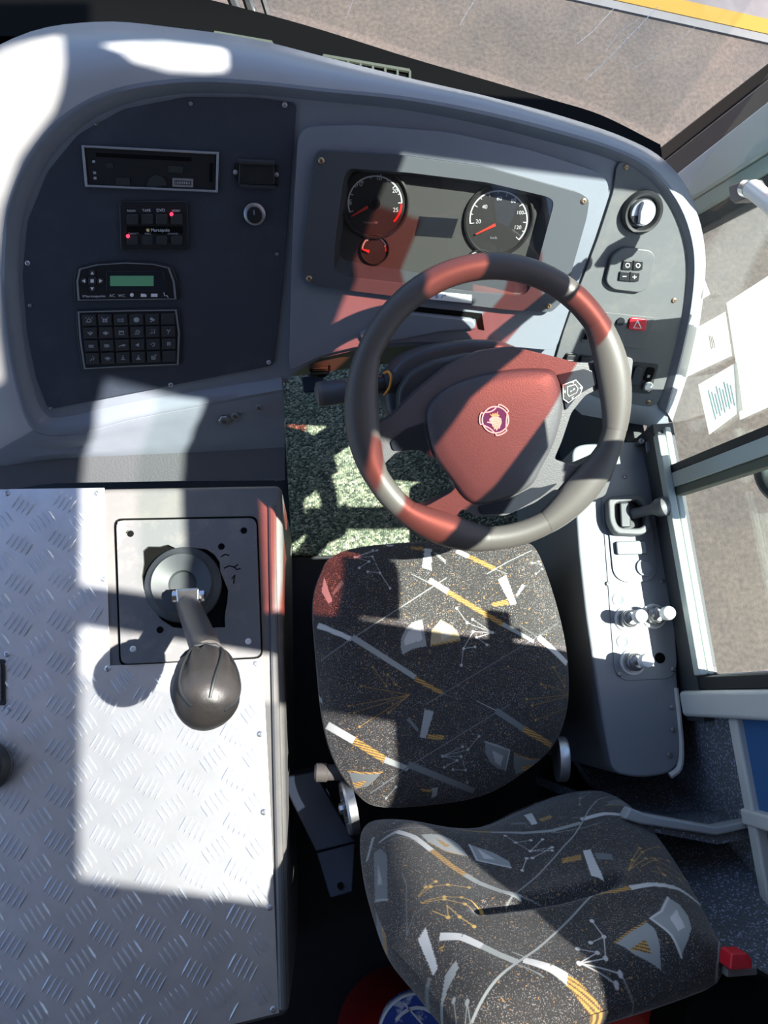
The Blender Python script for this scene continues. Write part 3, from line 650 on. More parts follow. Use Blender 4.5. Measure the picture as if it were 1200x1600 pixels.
for tq in ([(880,612),(884,609),(884,615)], [(905,606),(909,604),(909,610)], [(893,597),(897,596),(896,600)], [(893,621),(897,619),(894,625)]):
    obj('arrow', MB().prism(W(tq, .0006), W(tq, -.0002)), M['gry'], ck)
obj('phone_symbol', MB().strip(W([(891,612),(894,610),(898,607)], -.0003), .0022, WHEEL.n), M['gry'], ck)
# crest
E = lambda x, y: (720 + x / 10.91, 610 + y / 10.91)
HE = .0094
ec = [E(590 + 232 * math.cos(a * .0982), 505 + 232 * math.sin(a * .0982)) for a in range(64)]
em = obj('emblem', MB().prism(W(ec, HE + .0012), W(ec, HE - .004)), M['purple'], sw)
def estrip(pts, w, h=.0014): return MB().strip([WHEEL.px(*E(*p), HE + h) for p in pts], w, WHEEL.n, .0005)
def arcp(cx, cy, r, a0, a1, n=14): return [(cx + r * math.cos(math.radians(a0 + (a1 - a0) * i / n)), cy + r * math.sin(math.radians(a0 + (a1 - a0) * i / n))) for i in range(n + 1)]
eb = estrip(arcp(590, 500, 225, 0, 360, 48), .0020)
for a in (-55, 65, 185):
    q = arcp(590, 500, 268, a - 22, a + 22, 8); eb.strip([WHEEL.px(*E(*p), HE + .0014) for p in [arcp(590,500,225,a-24,a-24,1)[0]] + q + [arcp(590,500,225,a+24,a+24,1)[0]]], .0020, WHEEL.n, .0005)
    ca, cb = a + 38, a + 82; mx_ = arcp(590, 500, 150, (ca + cb) / 2, (ca + cb) / 2, 1)[0]
    A_, B_ = arcp(590, 500, 222, ca - 8, ca - 8, 1)[0], arcp(590, 500, 222, cb + 8, cb + 8, 1)[0]
    eb.strip([WHEEL.px(*E(A_[0]*(1-t)**2+mx_[0]*1.04*2*t*(1-t)+B_[0]*t*t, A_[1]*(1-t)**2+mx_[1]*1.04*2*t*(1-t)+B_[1]*t*t), HE + .0014) for t in [k/10 for k in range(11)]], .0018, WHEEL.n, .0005)
obj('emblem_rings', eb, M['embw'], em, smooth=False)
def epoly(pts, h0=.0012, h1=.0022): return MB().prism(W([E(*p) for p in pts], HE + h1), W([E(*p) for p in pts], HE + h0))
obj('griffin_head', epoly([(505,470),(545,452),(640,450),(688,480),(697,545),(685,580),(672,612),(660,655),(640,640),(625,665),(605,690),(590,645),(568,672),(560,630),(540,610),(530,572),(505,560),(450,552),(446,535),(480,532),(512,536),(490,515),(482,495)]), M['embw'], em, smooth=False, label='pale griffin head')
obj('griffin_crown', epoly([(488,398),(528,418),(548,385),(568,412),(585,378),(602,408),(632,352),(632,410),(664,420),(640,446),(545,452),(520,440)], .0012, .0025), M['gold'], em, smooth=False, label='golden crown')
gf = MB()
for pts in ([(560,490),(600,480),(640,500)], [(545,530),(590,520),(650,545)], [(570,570),(610,560),(660,580)], [(590,610),(620,600),(650,620)], [(520,500),(545,505)], [(570,640),(575,600),(560,570)], [(610,650),(615,610)], [(660,470),(675,520),(665,570)]):
    gf.strip([WHEEL.px(*E(*p), HE + .0022) for p in pts], .0010, WHEEL.n, .0004)
obj('griffin_feathers', gf, M['gold'], em, smooth=False)

sc = thing('steering_column', 'dark steering column shroud under the wheel with indicator stalk', 'steering column', WHEEL.px(720, 640, -.2))
lowc = [(606,650),(600,612),(610,580),(632,556),(670,541),(730,530),(780,531),(830,550),(862,590),(850,660),(780,720),(680,720)]
upc = [(622,652),(622,610),(640,582),(676,563),(740,550),(800,560),(842,590),(840,650),(770,710),(690,712)]
def wl(pts, h): return [WHEEL.px(*p, h) for p in pts]
obj('lower_shroud', MB().prism(wl([(p.x, p.y) for p in rnd([(*p, 0) for p in lowc], 14)], -.085), [p - WHEEL.n * .12 for p in wl([(p.x, p.y) for p in rnd([(*p, 0) for p in lowc], 14)], -.085)]), M['bezel'], sc, bevel=.012, seg=4)
obj('upper_shroud', MB().prism(wl([(p.x, p.y) for p in rnd([(*p, 0) for p in upc], 12)], -.050), [p - WHEEL.n * .05 for p in wl([(p.x, p.y) for p in rnd([(*p, 0) for p in upc], 12)], -.050)]), M['bezel'], sc, bevel=.008, seg=3)
obj('steering_shaft', MB().tube([WHEEL.px(740, 640, -.18), WHEEL.px(740, 640, -.18) + Vector((0, .22, -.42))], .035, 16), M['blk2'], sc)
s0 = WHEEL.px(610, 599, -.10); s1 = WHEEL.px(545, 611, -.095); s2 = WHEEL.px(497, 616, -.09)
stk = obj('indicator_stalk', MB().tube([s0, s0 * .4 + s1 * .6, s1], [.016, .0125, .0125], 14, .8), M['blk'], sc)
obj('stalk_grip', MB().tube([s1, s1 * .9 + s2 * .1, s1 * .12 + s2 * .88], [.0125, .0205, .0215], 14, .8), M['bezel'], stk)
obj('stalk_cap', MB().tube([s1 * .12 + s2 * .88, s2 + (s2 - s1) * .02, s2 + (s2 - s1) * .09], [.0215, .0205, .012], 14, .8), M['brown'], stk)
obj('collar', MB().lathe(Frame(s0, (s0 - s1)), s0, [(.019, -.010), (.022, .0), (.022, .012), (0, .012)], 18), M['blk2'], sc)
obj('loose_wire', MB().tube(cr([WHEEL.px(600, 583, -.075), WHEEL.px(607, 581, -.06), WHEEL.px(611, 590, -.06), WHEEL.px(608, 606, -.07), WHEEL.px(600, 617, -.10)], 5), .0022, 6), mat('orange_wire', (.75, .32, .05), .5), sc)
obj('tilt_lever', MB().tube([WHEEL.px(592, 614, -.17), WHEEL.px(612, 655, -.17), WHEEL.px(628, 668, -.17)], [.006, .007, .006], 8), M['under'], sc)
pd = thing('clutch_pedal', 'dark blue pedal hanging in the shade beneath the dashboard', 'pedal', at(500, 600, .18))
obj('pad', MB().prism(Zp([(470,588),(506,585),(508,612),(474,614)], .20), Zp([(470,588),(506,585),(508,612),(474,614)], .17)), M['navy'], pd, bevel=.004)
obj('arm', MB().tube([at(490, 596, .17), at(492, 590, .17) + Vector((0, .10, .22))], .012, 8), M['navy'], pd)

# ================================================================= ENGINE COVER, TREAD PLATE, GEAR LEVER
ZC = .45
cov = [(-140,768),(440,757),(441,800),(442,900),(443,1040),(446,1200),(449,1400),(452,1585),(440,1590),(300,1625),(-140,1720)]
cb = Zp(cov, ZC); struct('engine_cover', MB().prism(cb, [p - Vector((0, 0, ZC - .004)) for p in cb]), M['cover'], 'grey vinyl covered engine cover left of the driver, under the dashboard edge', 'engine cover', bevel=.016, seg=4)
rail = [at(x, y, ZC + .0) for x, y in ((425,790),(426,860),(428,960),(430,1060),(433,1200),(438,1400),(442,1575))]
tag(obj('edge_moulding', MB().tube([p + Vector((0, 0, .001)) for p in rail], .0075, 10), M['cover']), 'rounded grey moulding along the right edge of the engine cover beside the seat', 'moulding')
tp = thing('tread_plate', 'aluminium five-bar tread plate riveted on the engine cover, bright in the sun', 'tread plate', at(200, 1500, ZC))
tpo = [(-130,766),(163,762),(172,1040),(410,1029),(424,1300),(436,1583),(350,1604),(-130,1700)]
obj('sheet', zprism(tpo, ZC + .0005, ZC + .0035), M['plate'], tp, bevel=.0006)
bars = MB(); zt = ZC + .0035
pxy = [(at(*p, zt).x, at(*p, zt).y) for p in tpo]
def inpoly(x, y, P):
    c = False; n = len(P)
    for i in range(n):
        (x1, y1), (x2, y2) = P[i], P[i - 1]
        if (y1 > y) != (y2 > y) and x < (x2 - x1) * (y - y1) / (y2 - y1) + x1: c = not c
    return c
A0_ = at(130, 811, zt); PT = .0755
for i in range(-8, 9):
    for j in range(-16, 3):
        for k in (0, 1):
            gx = A0_.x + i * PT + k * PT / 2; gy = A0_.y + j * PT * 1.0 + k * PT / 2
            for b in range(-2, 3):
                ang = math.radians(-57 if k == 0 else 57); sdir = (math.cos(math.radians(33)), math.sin(math.radians(33)) * (1 if k == 0 else -1))
                ox, oy = gx + sdir[0] * b * .0104, gy + sdir[1] * b * .0104
                dx, dy = math.cos(ang), math.sin(ang); L = .0182 - abs(b) * .0010; w = .0021
                e = [(ox - dx * L, oy - dy * L), (ox + dx * L, oy + dy * L)]
                if not all(inpoly(x, y, pxy) for x, y in e + [(ox - dx * L * 1.3, oy - dy * L * 1.3), (ox + dx * L * 1.3, oy + dy * L * 1.3)]): continue
                nx, ny = -dy * w, dx * w
                v = [(e[0][0], e[0][1], zt), (ox - dx*L*.5 + nx, oy - dy*L*.5 + ny, zt), (ox + dx*L*.5 + nx, oy + dy*L*.5 + ny, zt), (e[1][0], e[1][1], zt), (ox + dx*L*.5 - nx, oy + dy*L*.5 - ny, zt), (ox - dx*L*.5 - nx, oy - dy*L*.5 - ny, zt), (ox - dx*L*.55, oy - dy*L*.55, zt + .0032), (ox + dx*L*.55, oy + dy*L*.55, zt + .0032)]
                bars.add(v, [(0,1,6),(1,2,7,6),(2,3,7),(3,4,7),(4,5,6,7),(5,0,6)])
obj('raised_bars', bars, M['plate'], tp, smooth=False)
for px, py in ((11,771),(152,771),(162,905),(11,1022),(168,1045),(400,1037),(14,1107),(406,1147),(412,1269),(421,1418),(427,1577)):
    screw(upf(0), px, py, zt, tp, M['silver'], .0052, 'rivet')
hd_ = thing('hatch_handle', 'dark flush slot handle at the left edge of the tread plate', 'handle', at(-4, 1065, zt))
obj('recess', zprism([(-22,1030),(7,1030),(8,1102),(-22,1102)], zt, zt + .004, 3), M['blk2'], hd_, bevel=.001)
obj('grip', zprism([(-18,1036),(1,1036),(2,1097),(-18,1097)], zt + .004, zt + .008, 3), M['brown'], hd_, bevel=.0015)
kn = thing('rubber_stop', 'rounded dark rubber knob at the left edge of the tread plate', 'knob', at(-12, 1196, zt))
fk = upf(0); obj('body', MB().lathe(upf(0), at(-12, 1196, zt), [(.026, 0), (.036, .004), (.041, .014), (.041, .030), (.034, .044), (.018, .052), (0, .054)], 32), M['blk2'], kn)
obj('groove_ring', MB().lathe(upf(0), at(-12, 1196, zt), [(.0405, .019), (.0425, .0205), (.0425, .0225), (.0405, .024)], 32), M['brown'], kn)

gp = thing('gear_lever_plate', 'worn grey square plate with torn hole around the gear lever', 'cover plate', at(295, 1030, ZC))
go = [(p.x, p.y) for p in rnd([(181,813),(400,809),(408,1026),(189,1038)] and [(181,813,0),(400,809,0),(408,1026,0),(189,1038,0)], 12)]
hole = [(223,860),(230,854),(250,854),(262,851),(275,857),(300,856),(322,858),(334,866),(343,878),(344,893),(349,905),(356,922),(355,940),(352,955),(351,968),(352,980),(338,980),(318,984),(290,982),(270,980),(252,968),(240,952),(232,935),(224,920),(221,900),(224,880)]
obj('plate', MB().holed(Zp(go, ZC + .010), [Zp(hole, ZC + .010)], (0, 0, .0095)), M['gplate'], gp, bevel=.002)
gr = [(p[0], p[1]) for p in inset(go, (295, 922), 1.025)]
obj('edge_gap', MB().holed(Zp(gr, ZC + .0022), [Zp(inset(go, (295, 922), .99), ZC + .0022)], (0, 0, .002)), M['vblk'], gp)
obj('dark_cavity', zprism(inset(hole, (290, 918), 1.04), ZC + .0002, ZC + .0012), M['vblk'], gp)
obj('bare_corner', zprism([(184,815),(202,815),(196,822),(202,826),(196,832),(198,838),(190,844),(186,856),(183,858)], ZC + .0100, ZC + .0108), M['tan'], gp)
cm = MB()
for pts in ([(350,888),(358,884),(366,886),(372,882)], [(366,886),(370,890),(376,888)], [(345,870),(352,866),(358,868)], [(196,822),(200,828),(196,834)], [(362,905),(367,898),(365,912)]): cm.strip([at(*p, ZC + .0101) for p in pts], .0022, (0, 0, 1), .0004)
obj('cracks', cm, M['vblk'], gp)
for px, py in ((204,834),(381,829),(346,854),(250,984)):
    obj('screw_hole', MB().lathe(upf(0), at(px, py, ZC + .010), [(.0062, -.001), (.0062, .0006), (.0038, .0008), (.0036, .0003), (0, .0003)], 16), M['vblk'], gp)
for px, py in ((208,1014),(388,1002)): screw(upf(0), px, py, ZC + .010, gp, M['whtpl'], .0058)
gl = thing('gear_lever', 'gear lever rising from a ribbed rubber boot, its knob wrapped in gathered black leatherette', 'gear lever', at(290, 922, ZC + .002))
c = at(287, 914, ZC + .002)
obj('boot', MB().lathe(upf(0), c, [(.071, 0), (.0705, .008), (.067, .012), (.060, .016), (.0565, .022), (.0545, .0255), (.052, .0245), (.040, .018), (.026, .012), (.024, .002), (0, .001)], 48), M['rubber'], gl)
P0 = at(292, 940, .49); P1 = at(320, 1010, .66); K = at(322, 1076, .755)
obj('clamp', MB().tube([at(270, 932, .505), at(320, 930, .505)], [.0105, .0105], 8), M['chrome'], gl)
obj('clamp_block', MB().prism(Zp([(274,920),(312,918),(311,944),(277,947)], .518), Zp([(274,920),(312,918),(311,944),(277,947)], .485)), M['chrome'], gl, bevel=.004)
obj('clamp_nut', MB().lathe(Frame(at(320, 930, .505), (1, 0, 0)), at(320, 930, .505), [(.009, -.004), (.009, .006), (0, .006)], 6), M['steel'], gl, smooth=False)
obj('shaft', MB().tube([P0, P0 * .6 + P1 * .4, P1 + (P1 - P0) * .15], [.0205, .0220, .0240], 24), M['leather'], gl)
dk_ = (K - P1).normalized(); fk = Frame(K, dk_)
prof = [(r * .885, h * .92) for r, h in [(.030, -.075), (.040, -.066), (.047, -.050), (.053, -.022), (.0545, .006), (.052, .030), (.043, .050), (.026, .063), (.010, .067), (0, .0675)]]
rs = []
pr = cr([(r, h, 0) for r, h in prof], 6)
for p in pr:
    row = []
    for i in range(96):
        a = 2 * math.pi * i / 96; k = max(0, min(1, (.05 - p.y) / .1))
        w_ = 1 + .06 * k * (math.sin(11 * a + 14 * p.y) * .6 + math.sin(17 * a - 9 * p.y + 1) * .4) + .02 * math.sin(3 * a + 30 * p.y)
        row.append(K + fk.n * p.y + (fk.u * math.cos(a) + fk.v * math.sin(a)) * max(p.x, 1e-5) * w_)
    rs.append(row)
kb = obj('knob_cover', MB().loft(rs, True, True), M['gaiter'], gl, angle=80)
tw_ = [K + fk.n * (-.063) + (fk.u * math.cos(a * .2618) + fk.v * math.sin(a * .2618)) * (.036 + .0015 * math.sin(a * 2.1)) for a in range(25)]
obj('gather_cord', MB().tube(tw_, .0028, 8), M['blk2'], kb)
seam = [K + fk.n * h + (fk.u * math.cos(-.9 + h * 3) + fk.v * math.sin(-.9 + h * 3)) * (r * 1.01) for r, h in prof[:7]]
sm_ = []
for sg in (0, 1, 2):
    best = []
    for r, h in [(q.x, q.y) for q in cr([(r, h, 0) for r, h in prof[1:8]], 3)]:
        a = (1.05, .30, 2.2)[sg] + h * (4, -6, 5)[sg]; best.append(K + fk.n * h + (fk.u * math.cos(a) + fk.v * math.sin(a)) * (r * 1.025))
    obj('seam', MB().tube(best, .0022, 6), M['blk2'], kb)

# ================================================================= RIGHT CONSOLE
ZR = .47
sd = thing('side_console', 'pale grey side console along the window wall right of the seat', 'console', at(985, 1100, 0.004))
cso = [(893,704),(905,694),(960,690),(1026,690),(1033,712),(1042,850),(1055,1000),(1065,1150),(1062,1192),(1045,1210),(1000,1216),(958,1208),(946,1150),(930,1060),(915,960),(904,860)]
tp_ = Zp([(p.x, p.y) for p in rnd([(*p, 0) for p in cso], 16)], ZR)
obj('body', MB().prism(tp_, [p - Vector((0, 0, ZR - .006)) for p in tp_]), M['shell2'], sd, bevel=.022, seg=5)
obj('cover_panel', zprism([(937,736),(1010,730),(1036,735),(1058,1040),(1050,1060),(975,1064),(960,1050)], ZR, ZR + .002, 10), M['shell2'], sd, bevel=.001)
for px, py in ((976,745),(968,1053),(1052,1046),(950,912),(1035,908),(1050,1105),(1052,1140),(1046,1180)): screw(upf(0), px, py, ZR + .002, sd, M['steel'], .0045)
rimb = [at(x, y, ZR - .004) for x, y in ((1055,1075),(1060,1120),(1064,1170),(1061,1200),(1047,1212))]
obj('edge_bead', MB().tube(cr(rimb, 4), .006, 8), M['beige'], sd)
for px, py in ((966,937),(973,1003)):
    obj('dimple', MB().lathe(upf(0), at(px, py, ZR + .002), [(.012, 0), (.012, .0012), (.010, .0016), (.008, .0006), (0, .0002)], 20), M['shell2'], sd)
obj('empty_hole', MB().lathe(upf(0), at(1031, 1028, ZR + .002), [(.010, 0), (.010, .001), (.008, .0014), (0, .0013)], 20), M['vblk'], sd)
obj('hose_bracket', MB().prism(Zp([(1008,690),(1026,688),(1028,706),(1010,708)], ZR + .03), Zp([(1008,690),(1026,688),(1028,706),(1010,708)], ZR)), M['shell2'], sd, bevel=.003)
for px, py in ((1013,709),(1024,710)): obj('pipe_end', MB().lathe(upf(0), at(px, py, ZR), [(.007, 0), (.007, .018), (.004, .020), (0, .018)], 12), M['steel'], sd)
obj('terminal', MB().lathe(upf(0), at(997, 694, ZR), [(.0065, 0), (.0065, .02), (.004, .021), (0, .02)], 10), M['steel'], sd)
hbk = thing('hand_brake', 'hand brake lever in an open square housing on the side console', 'hand brake', at(985, 830, ZR))
pl = [(p.x, p.y) for p in rnd([(946,776,0),(1012,770,0),(1018,800,0),(1027,895,0),(1016,908,0),(975,911,0),(958,898,0)], 12)]
obj('mount_plate', MB().prism(Zp(pl, ZR + .0055), Zp(pl, ZR + .002)), M['shell2'], hbk, bevel=.0015)
ho = [(p.x, p.y) for p in rnd([(950,776,0),(1002,771,0),(1017,788,0),(1019,826,0),(1004,836,0),(962,834,0),(952,815,0)], 9)]
hi = [(p.x, p.y) for p in rnd([(961,785,0),(998,781,0),(1009,794,0),(1010,818,0),(1000,825,0),(968,824,0),(962,812,0)], 7)]
hs = obj('housing', MB().holed(Zp(ho, ZR + .028), [Zp(hi, ZR + .028)], (0, 0, .022)), M['pod'], hbk, bevel=.004, seg=3)
obj('gate', MB().prism(Zp(hi, ZR + .008), Zp(hi, ZR + .0055)), M['blk'], hbk)
obj('quadrant', MB().prism(Zp([(968,785),(984,784),(986,824),(970,824)], ZR + .020), Zp([(968,785),(984,784),(986,824),(970,824)], ZR + .008)), M['bezel'], hbk, bevel=.004)
l0 = at(990, 803, ZR + .012); l1 = at(1022, 795, ZR + .055); l2 = at(1042, 790, ZR + .075)
obj('lever', MB().tube([l0, l0 * .5 + l1 * .5, l1], [.011, .010, .0105], 14), M['pod'], hbk)
obj('knob', MB().tube([l1 - (l2 - l1) * .1, l1 + (l2 - l1) * .3, l1 + (l2 - l1) * .9, l2 + (l2 - l1) * .1, l2 + (l2 - l1) * .28], [.011, .0175, .0185, .014, .004], 20), M['pod'], hbk)
obj('rocker_blank', MB().prism(Zp([(962,846),(1010,844),(1012,866),(964,867)], ZR + .014), Zp([(962,846),(1010,844),(1012,866),(964,867)], ZR + .0055)), M['shell2'], hbk, bevel=.004)
obj('round_blank', MB().lathe(upf(0), at(1007, 887, ZR + .0055), [(.0165, 0), (.0165, .004), (.0135, .0045), (.013, .002), (0, .002)], 24), M['shell2'], hbk)
v0 = None
for k, (px, py, lab) in enumerate([(979,968,'metal push-pull valve knob on the side console, left one of the upper pair'), (1021,963,'metal push-pull valve knob on the side console, nearest the window'), (988,1035,'metal push-pull valve knob standing alone near the rear of the console panel')]):
    c = at(px, py, ZR + .002)
    if k == 0:
        v0 = thing('valve_knob', lab, 'valve', c, 'push-pull valves on the side console')
        obj('flange', MB().lathe(upf(0), c, [(.024, 0), (.0235, .003), (.020, .0045), (.0185, .003), (0, .003)], 32), M['whtpl'], v0)
        fr_ = upf(0); f2 = Frame(c, (.05, 0, 1))
        obj('barrel', MB().lathe(f2, c, [(.0165, .002), (.0165, .016), (.0150, .018), (.0150, .024), (.011, .027), (0, .027)], 28), M['steel'], v0)
        obj('stem', MB().lathe(f2, c, [(.0055, .024), (.0055, .050)], 14), M['chrome'], v0)
        obj('cap', MB().lathe(f2, c, [(.008, .046), (.0125, .049), (.0130, .060), (.0115, .065), (.006, .0675), (0, .068)], 24), M['whtpl'], v0)
    else:
        t = copy_tree(v0); t.location = c; t['label'] = lab
# ================================================================= DRIVER'S SEAT
def fabric():
    m = mat('seat_fabric', (.02, .018, .018), .85, sheen=.25, bump=(900, .25, .0008)); nt = m.node_tree; b = nt.nodes['Principled BSDF']
    tc = nt.nodes.new('ShaderNodeTexCoord'); N = nt.nodes.new; L = nt.links.new
    def ramp(sock, lo, hi, c0, c1):
        r = N('ShaderNodeValToRGB'); r.color_ramp.elements[0].position = lo; r.color_ramp.elements[1].position = hi
        r.color_ramp.elements[0].color = (*c0, 1); r.color_ramp.elements[1].color = (*c1, 1); L(sock, r.inputs[0]); return r.outputs[0]
    n1 = N('ShaderNodeTexNoise'); n1.inputs['Scale'].default_value = 560; n1.inputs['Detail'].default_value = 1; L(tc.outputs['Object'], n1.inputs[0])
    n2 = N('ShaderNodeTexNoise'); n2.inputs['Scale'].default_value = 35; n2.inputs['Detail'].default_value = 3; L(tc.outputs['Object'], n2.inputs[0])
    n3 = N('ShaderNodeTexNoise'); n3.inputs['Scale'].default_value = 240; n3.inputs['Detail'].default_value = 1; L(tc.outputs['Object'], n3.inputs[0])
    spk = ramp(n1.outputs['Fac'], .57, .66, (.026, .023, .023), (.27, .255, .245))
    orn = ramp(n3.outputs['Fac'], .685, .71, (0, 0, 0), (1, 1, 1))
    dens = ramp(n2.outputs['Fac'], .35, .7, (.35, .35, .35), (1, 1, 1))
    mx0 = N('ShaderNodeMix'); mx0.data_type = 'RGBA'; L(dens, mx0.inputs[0]); mx0.inputs[6].default_value = (.026, .023, .023, 1); L(spk, mx0.inputs[7])
    mx1 = N('ShaderNodeMix'); mx1.data_type = 'RGBA'; L(orn, mx1.inputs[0]); L(mx0.outputs[2], mx1.inputs[6]); mx1.inputs[7].default_value = (.32, .17, .06, 1)
    at_ = N('ShaderNodeAttribute'); at_.attribute_name = 'weave'
    mx2 = N('ShaderNodeMix'); mx2.data_type = 'RGBA'; L(at_.outputs['Alpha'], mx2.inputs[0]); L(mx1.outputs[2], mx2.inputs[6]); L(at_.outputs['Color'], mx2.inputs[7])
    L(mx2.outputs[2], b.inputs['Base Color']); return m
M['fabric'] = fabric()
WH = (.62, .60, .58); LG = (.33, .34, .33); GY = (.155, .165, .165); OR = 'o'; TAN = (.45, .36, .22)
def weave(P, strokes):
    """P (N,2) positions in the cloth's own plane -> RGBA"""
    out = np.zeros((len(P), 4), dtype=np.float32)
    def put(mask, a, col, rel):
        a = np.clip(a, 0, 1)
        if col == 'o':
            st = (np.sin((rel[:, 0] * .35 + rel[:, 1]) * 2 * np.pi / .0042) > -.25)[:, None]
            c = np.where(st, np.array([[.55, .30, .07]]), np.array([[.10, .06, .035]]))
        else: c = np.array([col])
        A = a[:, None]
        out[mask, :3] = out[mask, :3] * (1 - A) + c * A; out[mask, 3] = np.maximum(out[mask, 3], a)
    for s in strokes:
        if s[0] == 'l':
            _, pts, w0, w1, col = s; pts = np.array(pts); n = len(pts) - 1
            for i in range(n):
                a, b = pts[i], pts[i + 1]; wa = w0 + (w1 - w0) * i / n; wb = w0 + (w1 - w0) * (i + 1) / n; pad = max(wa, wb) + .002
                lo = np.minimum(a, b) - pad; hi = np.maximum(a, b) + pad
                m = np.where(((P >= lo) & (P <= hi)).all(1))[0]
                if not len(m): continue
                d = b - a; L2 = d @ d + 1e-12; q = P[m] - a; t = q @ d / L2; tt = np.clip(t, 0, 1)
                dist = np.linalg.norm(q - tt[:, None] * d, axis=1); w = (wa + (wb - wa) * tt) / 2
                if wa > .006: dist = np.where((t < -.002) | (t > 1.002), 1, dist)
                put(m, (w - dist) / .0010 + .5, col, P[m])
        elif s[0] == 'p':
            _, pts, col = s; pts = np.array(pts); lo, hi = pts.min(0), pts.max(0)
            m = np.where(((P >= lo) & (P <= hi)).all(1))[0]
            if not len(m): continue
            c = np.zeros(len(m), bool); q = P[m]
            for i in range(len(pts)):
                (x1, y1), (x2, y2) = pts[i], pts[i - 1]
                if y1 == y2: continue
                k = ((y1 > q[:, 1]) != (y2 > q[:, 1])) & (q[:, 0] < (x2 - x1) * (q[:, 1] - y1) / (y2 - y1) + x1); c ^= k
            m = m[c]; put(m, np.ones(len(m)), col, P[m])
        elif s[0] == 'd':
            _, p, r, col = s; dist = np.linalg.norm(P - np.array(p), axis=1); m = np.where(dist < r + .001)[0]
            put(m, (r - dist[m]) / .001 + .5, col, P[m])
    return out
def strokes(src, px, sc):
    """src in coordinates of one enlarged view; px maps them to the cloth plane; sc = metres per unit"""
    o = []
    for s in src:
        if s[0] == 'l': o.append(('l', [px(*p) for p in s[1]], s[2] * sc, (s[3] if s[3] else s[2]) * sc, s[4]))
        elif s[0] == 'p': o.append(('p', [px(*p) for p in s[1]], s[2]))
        elif s[0] == 'n':      # net of thin lines with knots
            for path in s[1]:
                o.append(('l', [px(*p) for p in path], s[2] * sc, s[2] * sc, s[3]))
                for p in path[(1 if len(s) > 4 else 0):]: o.append(('d', px(*p), s[2] * 1.9 * sc, s[3]))
    return o
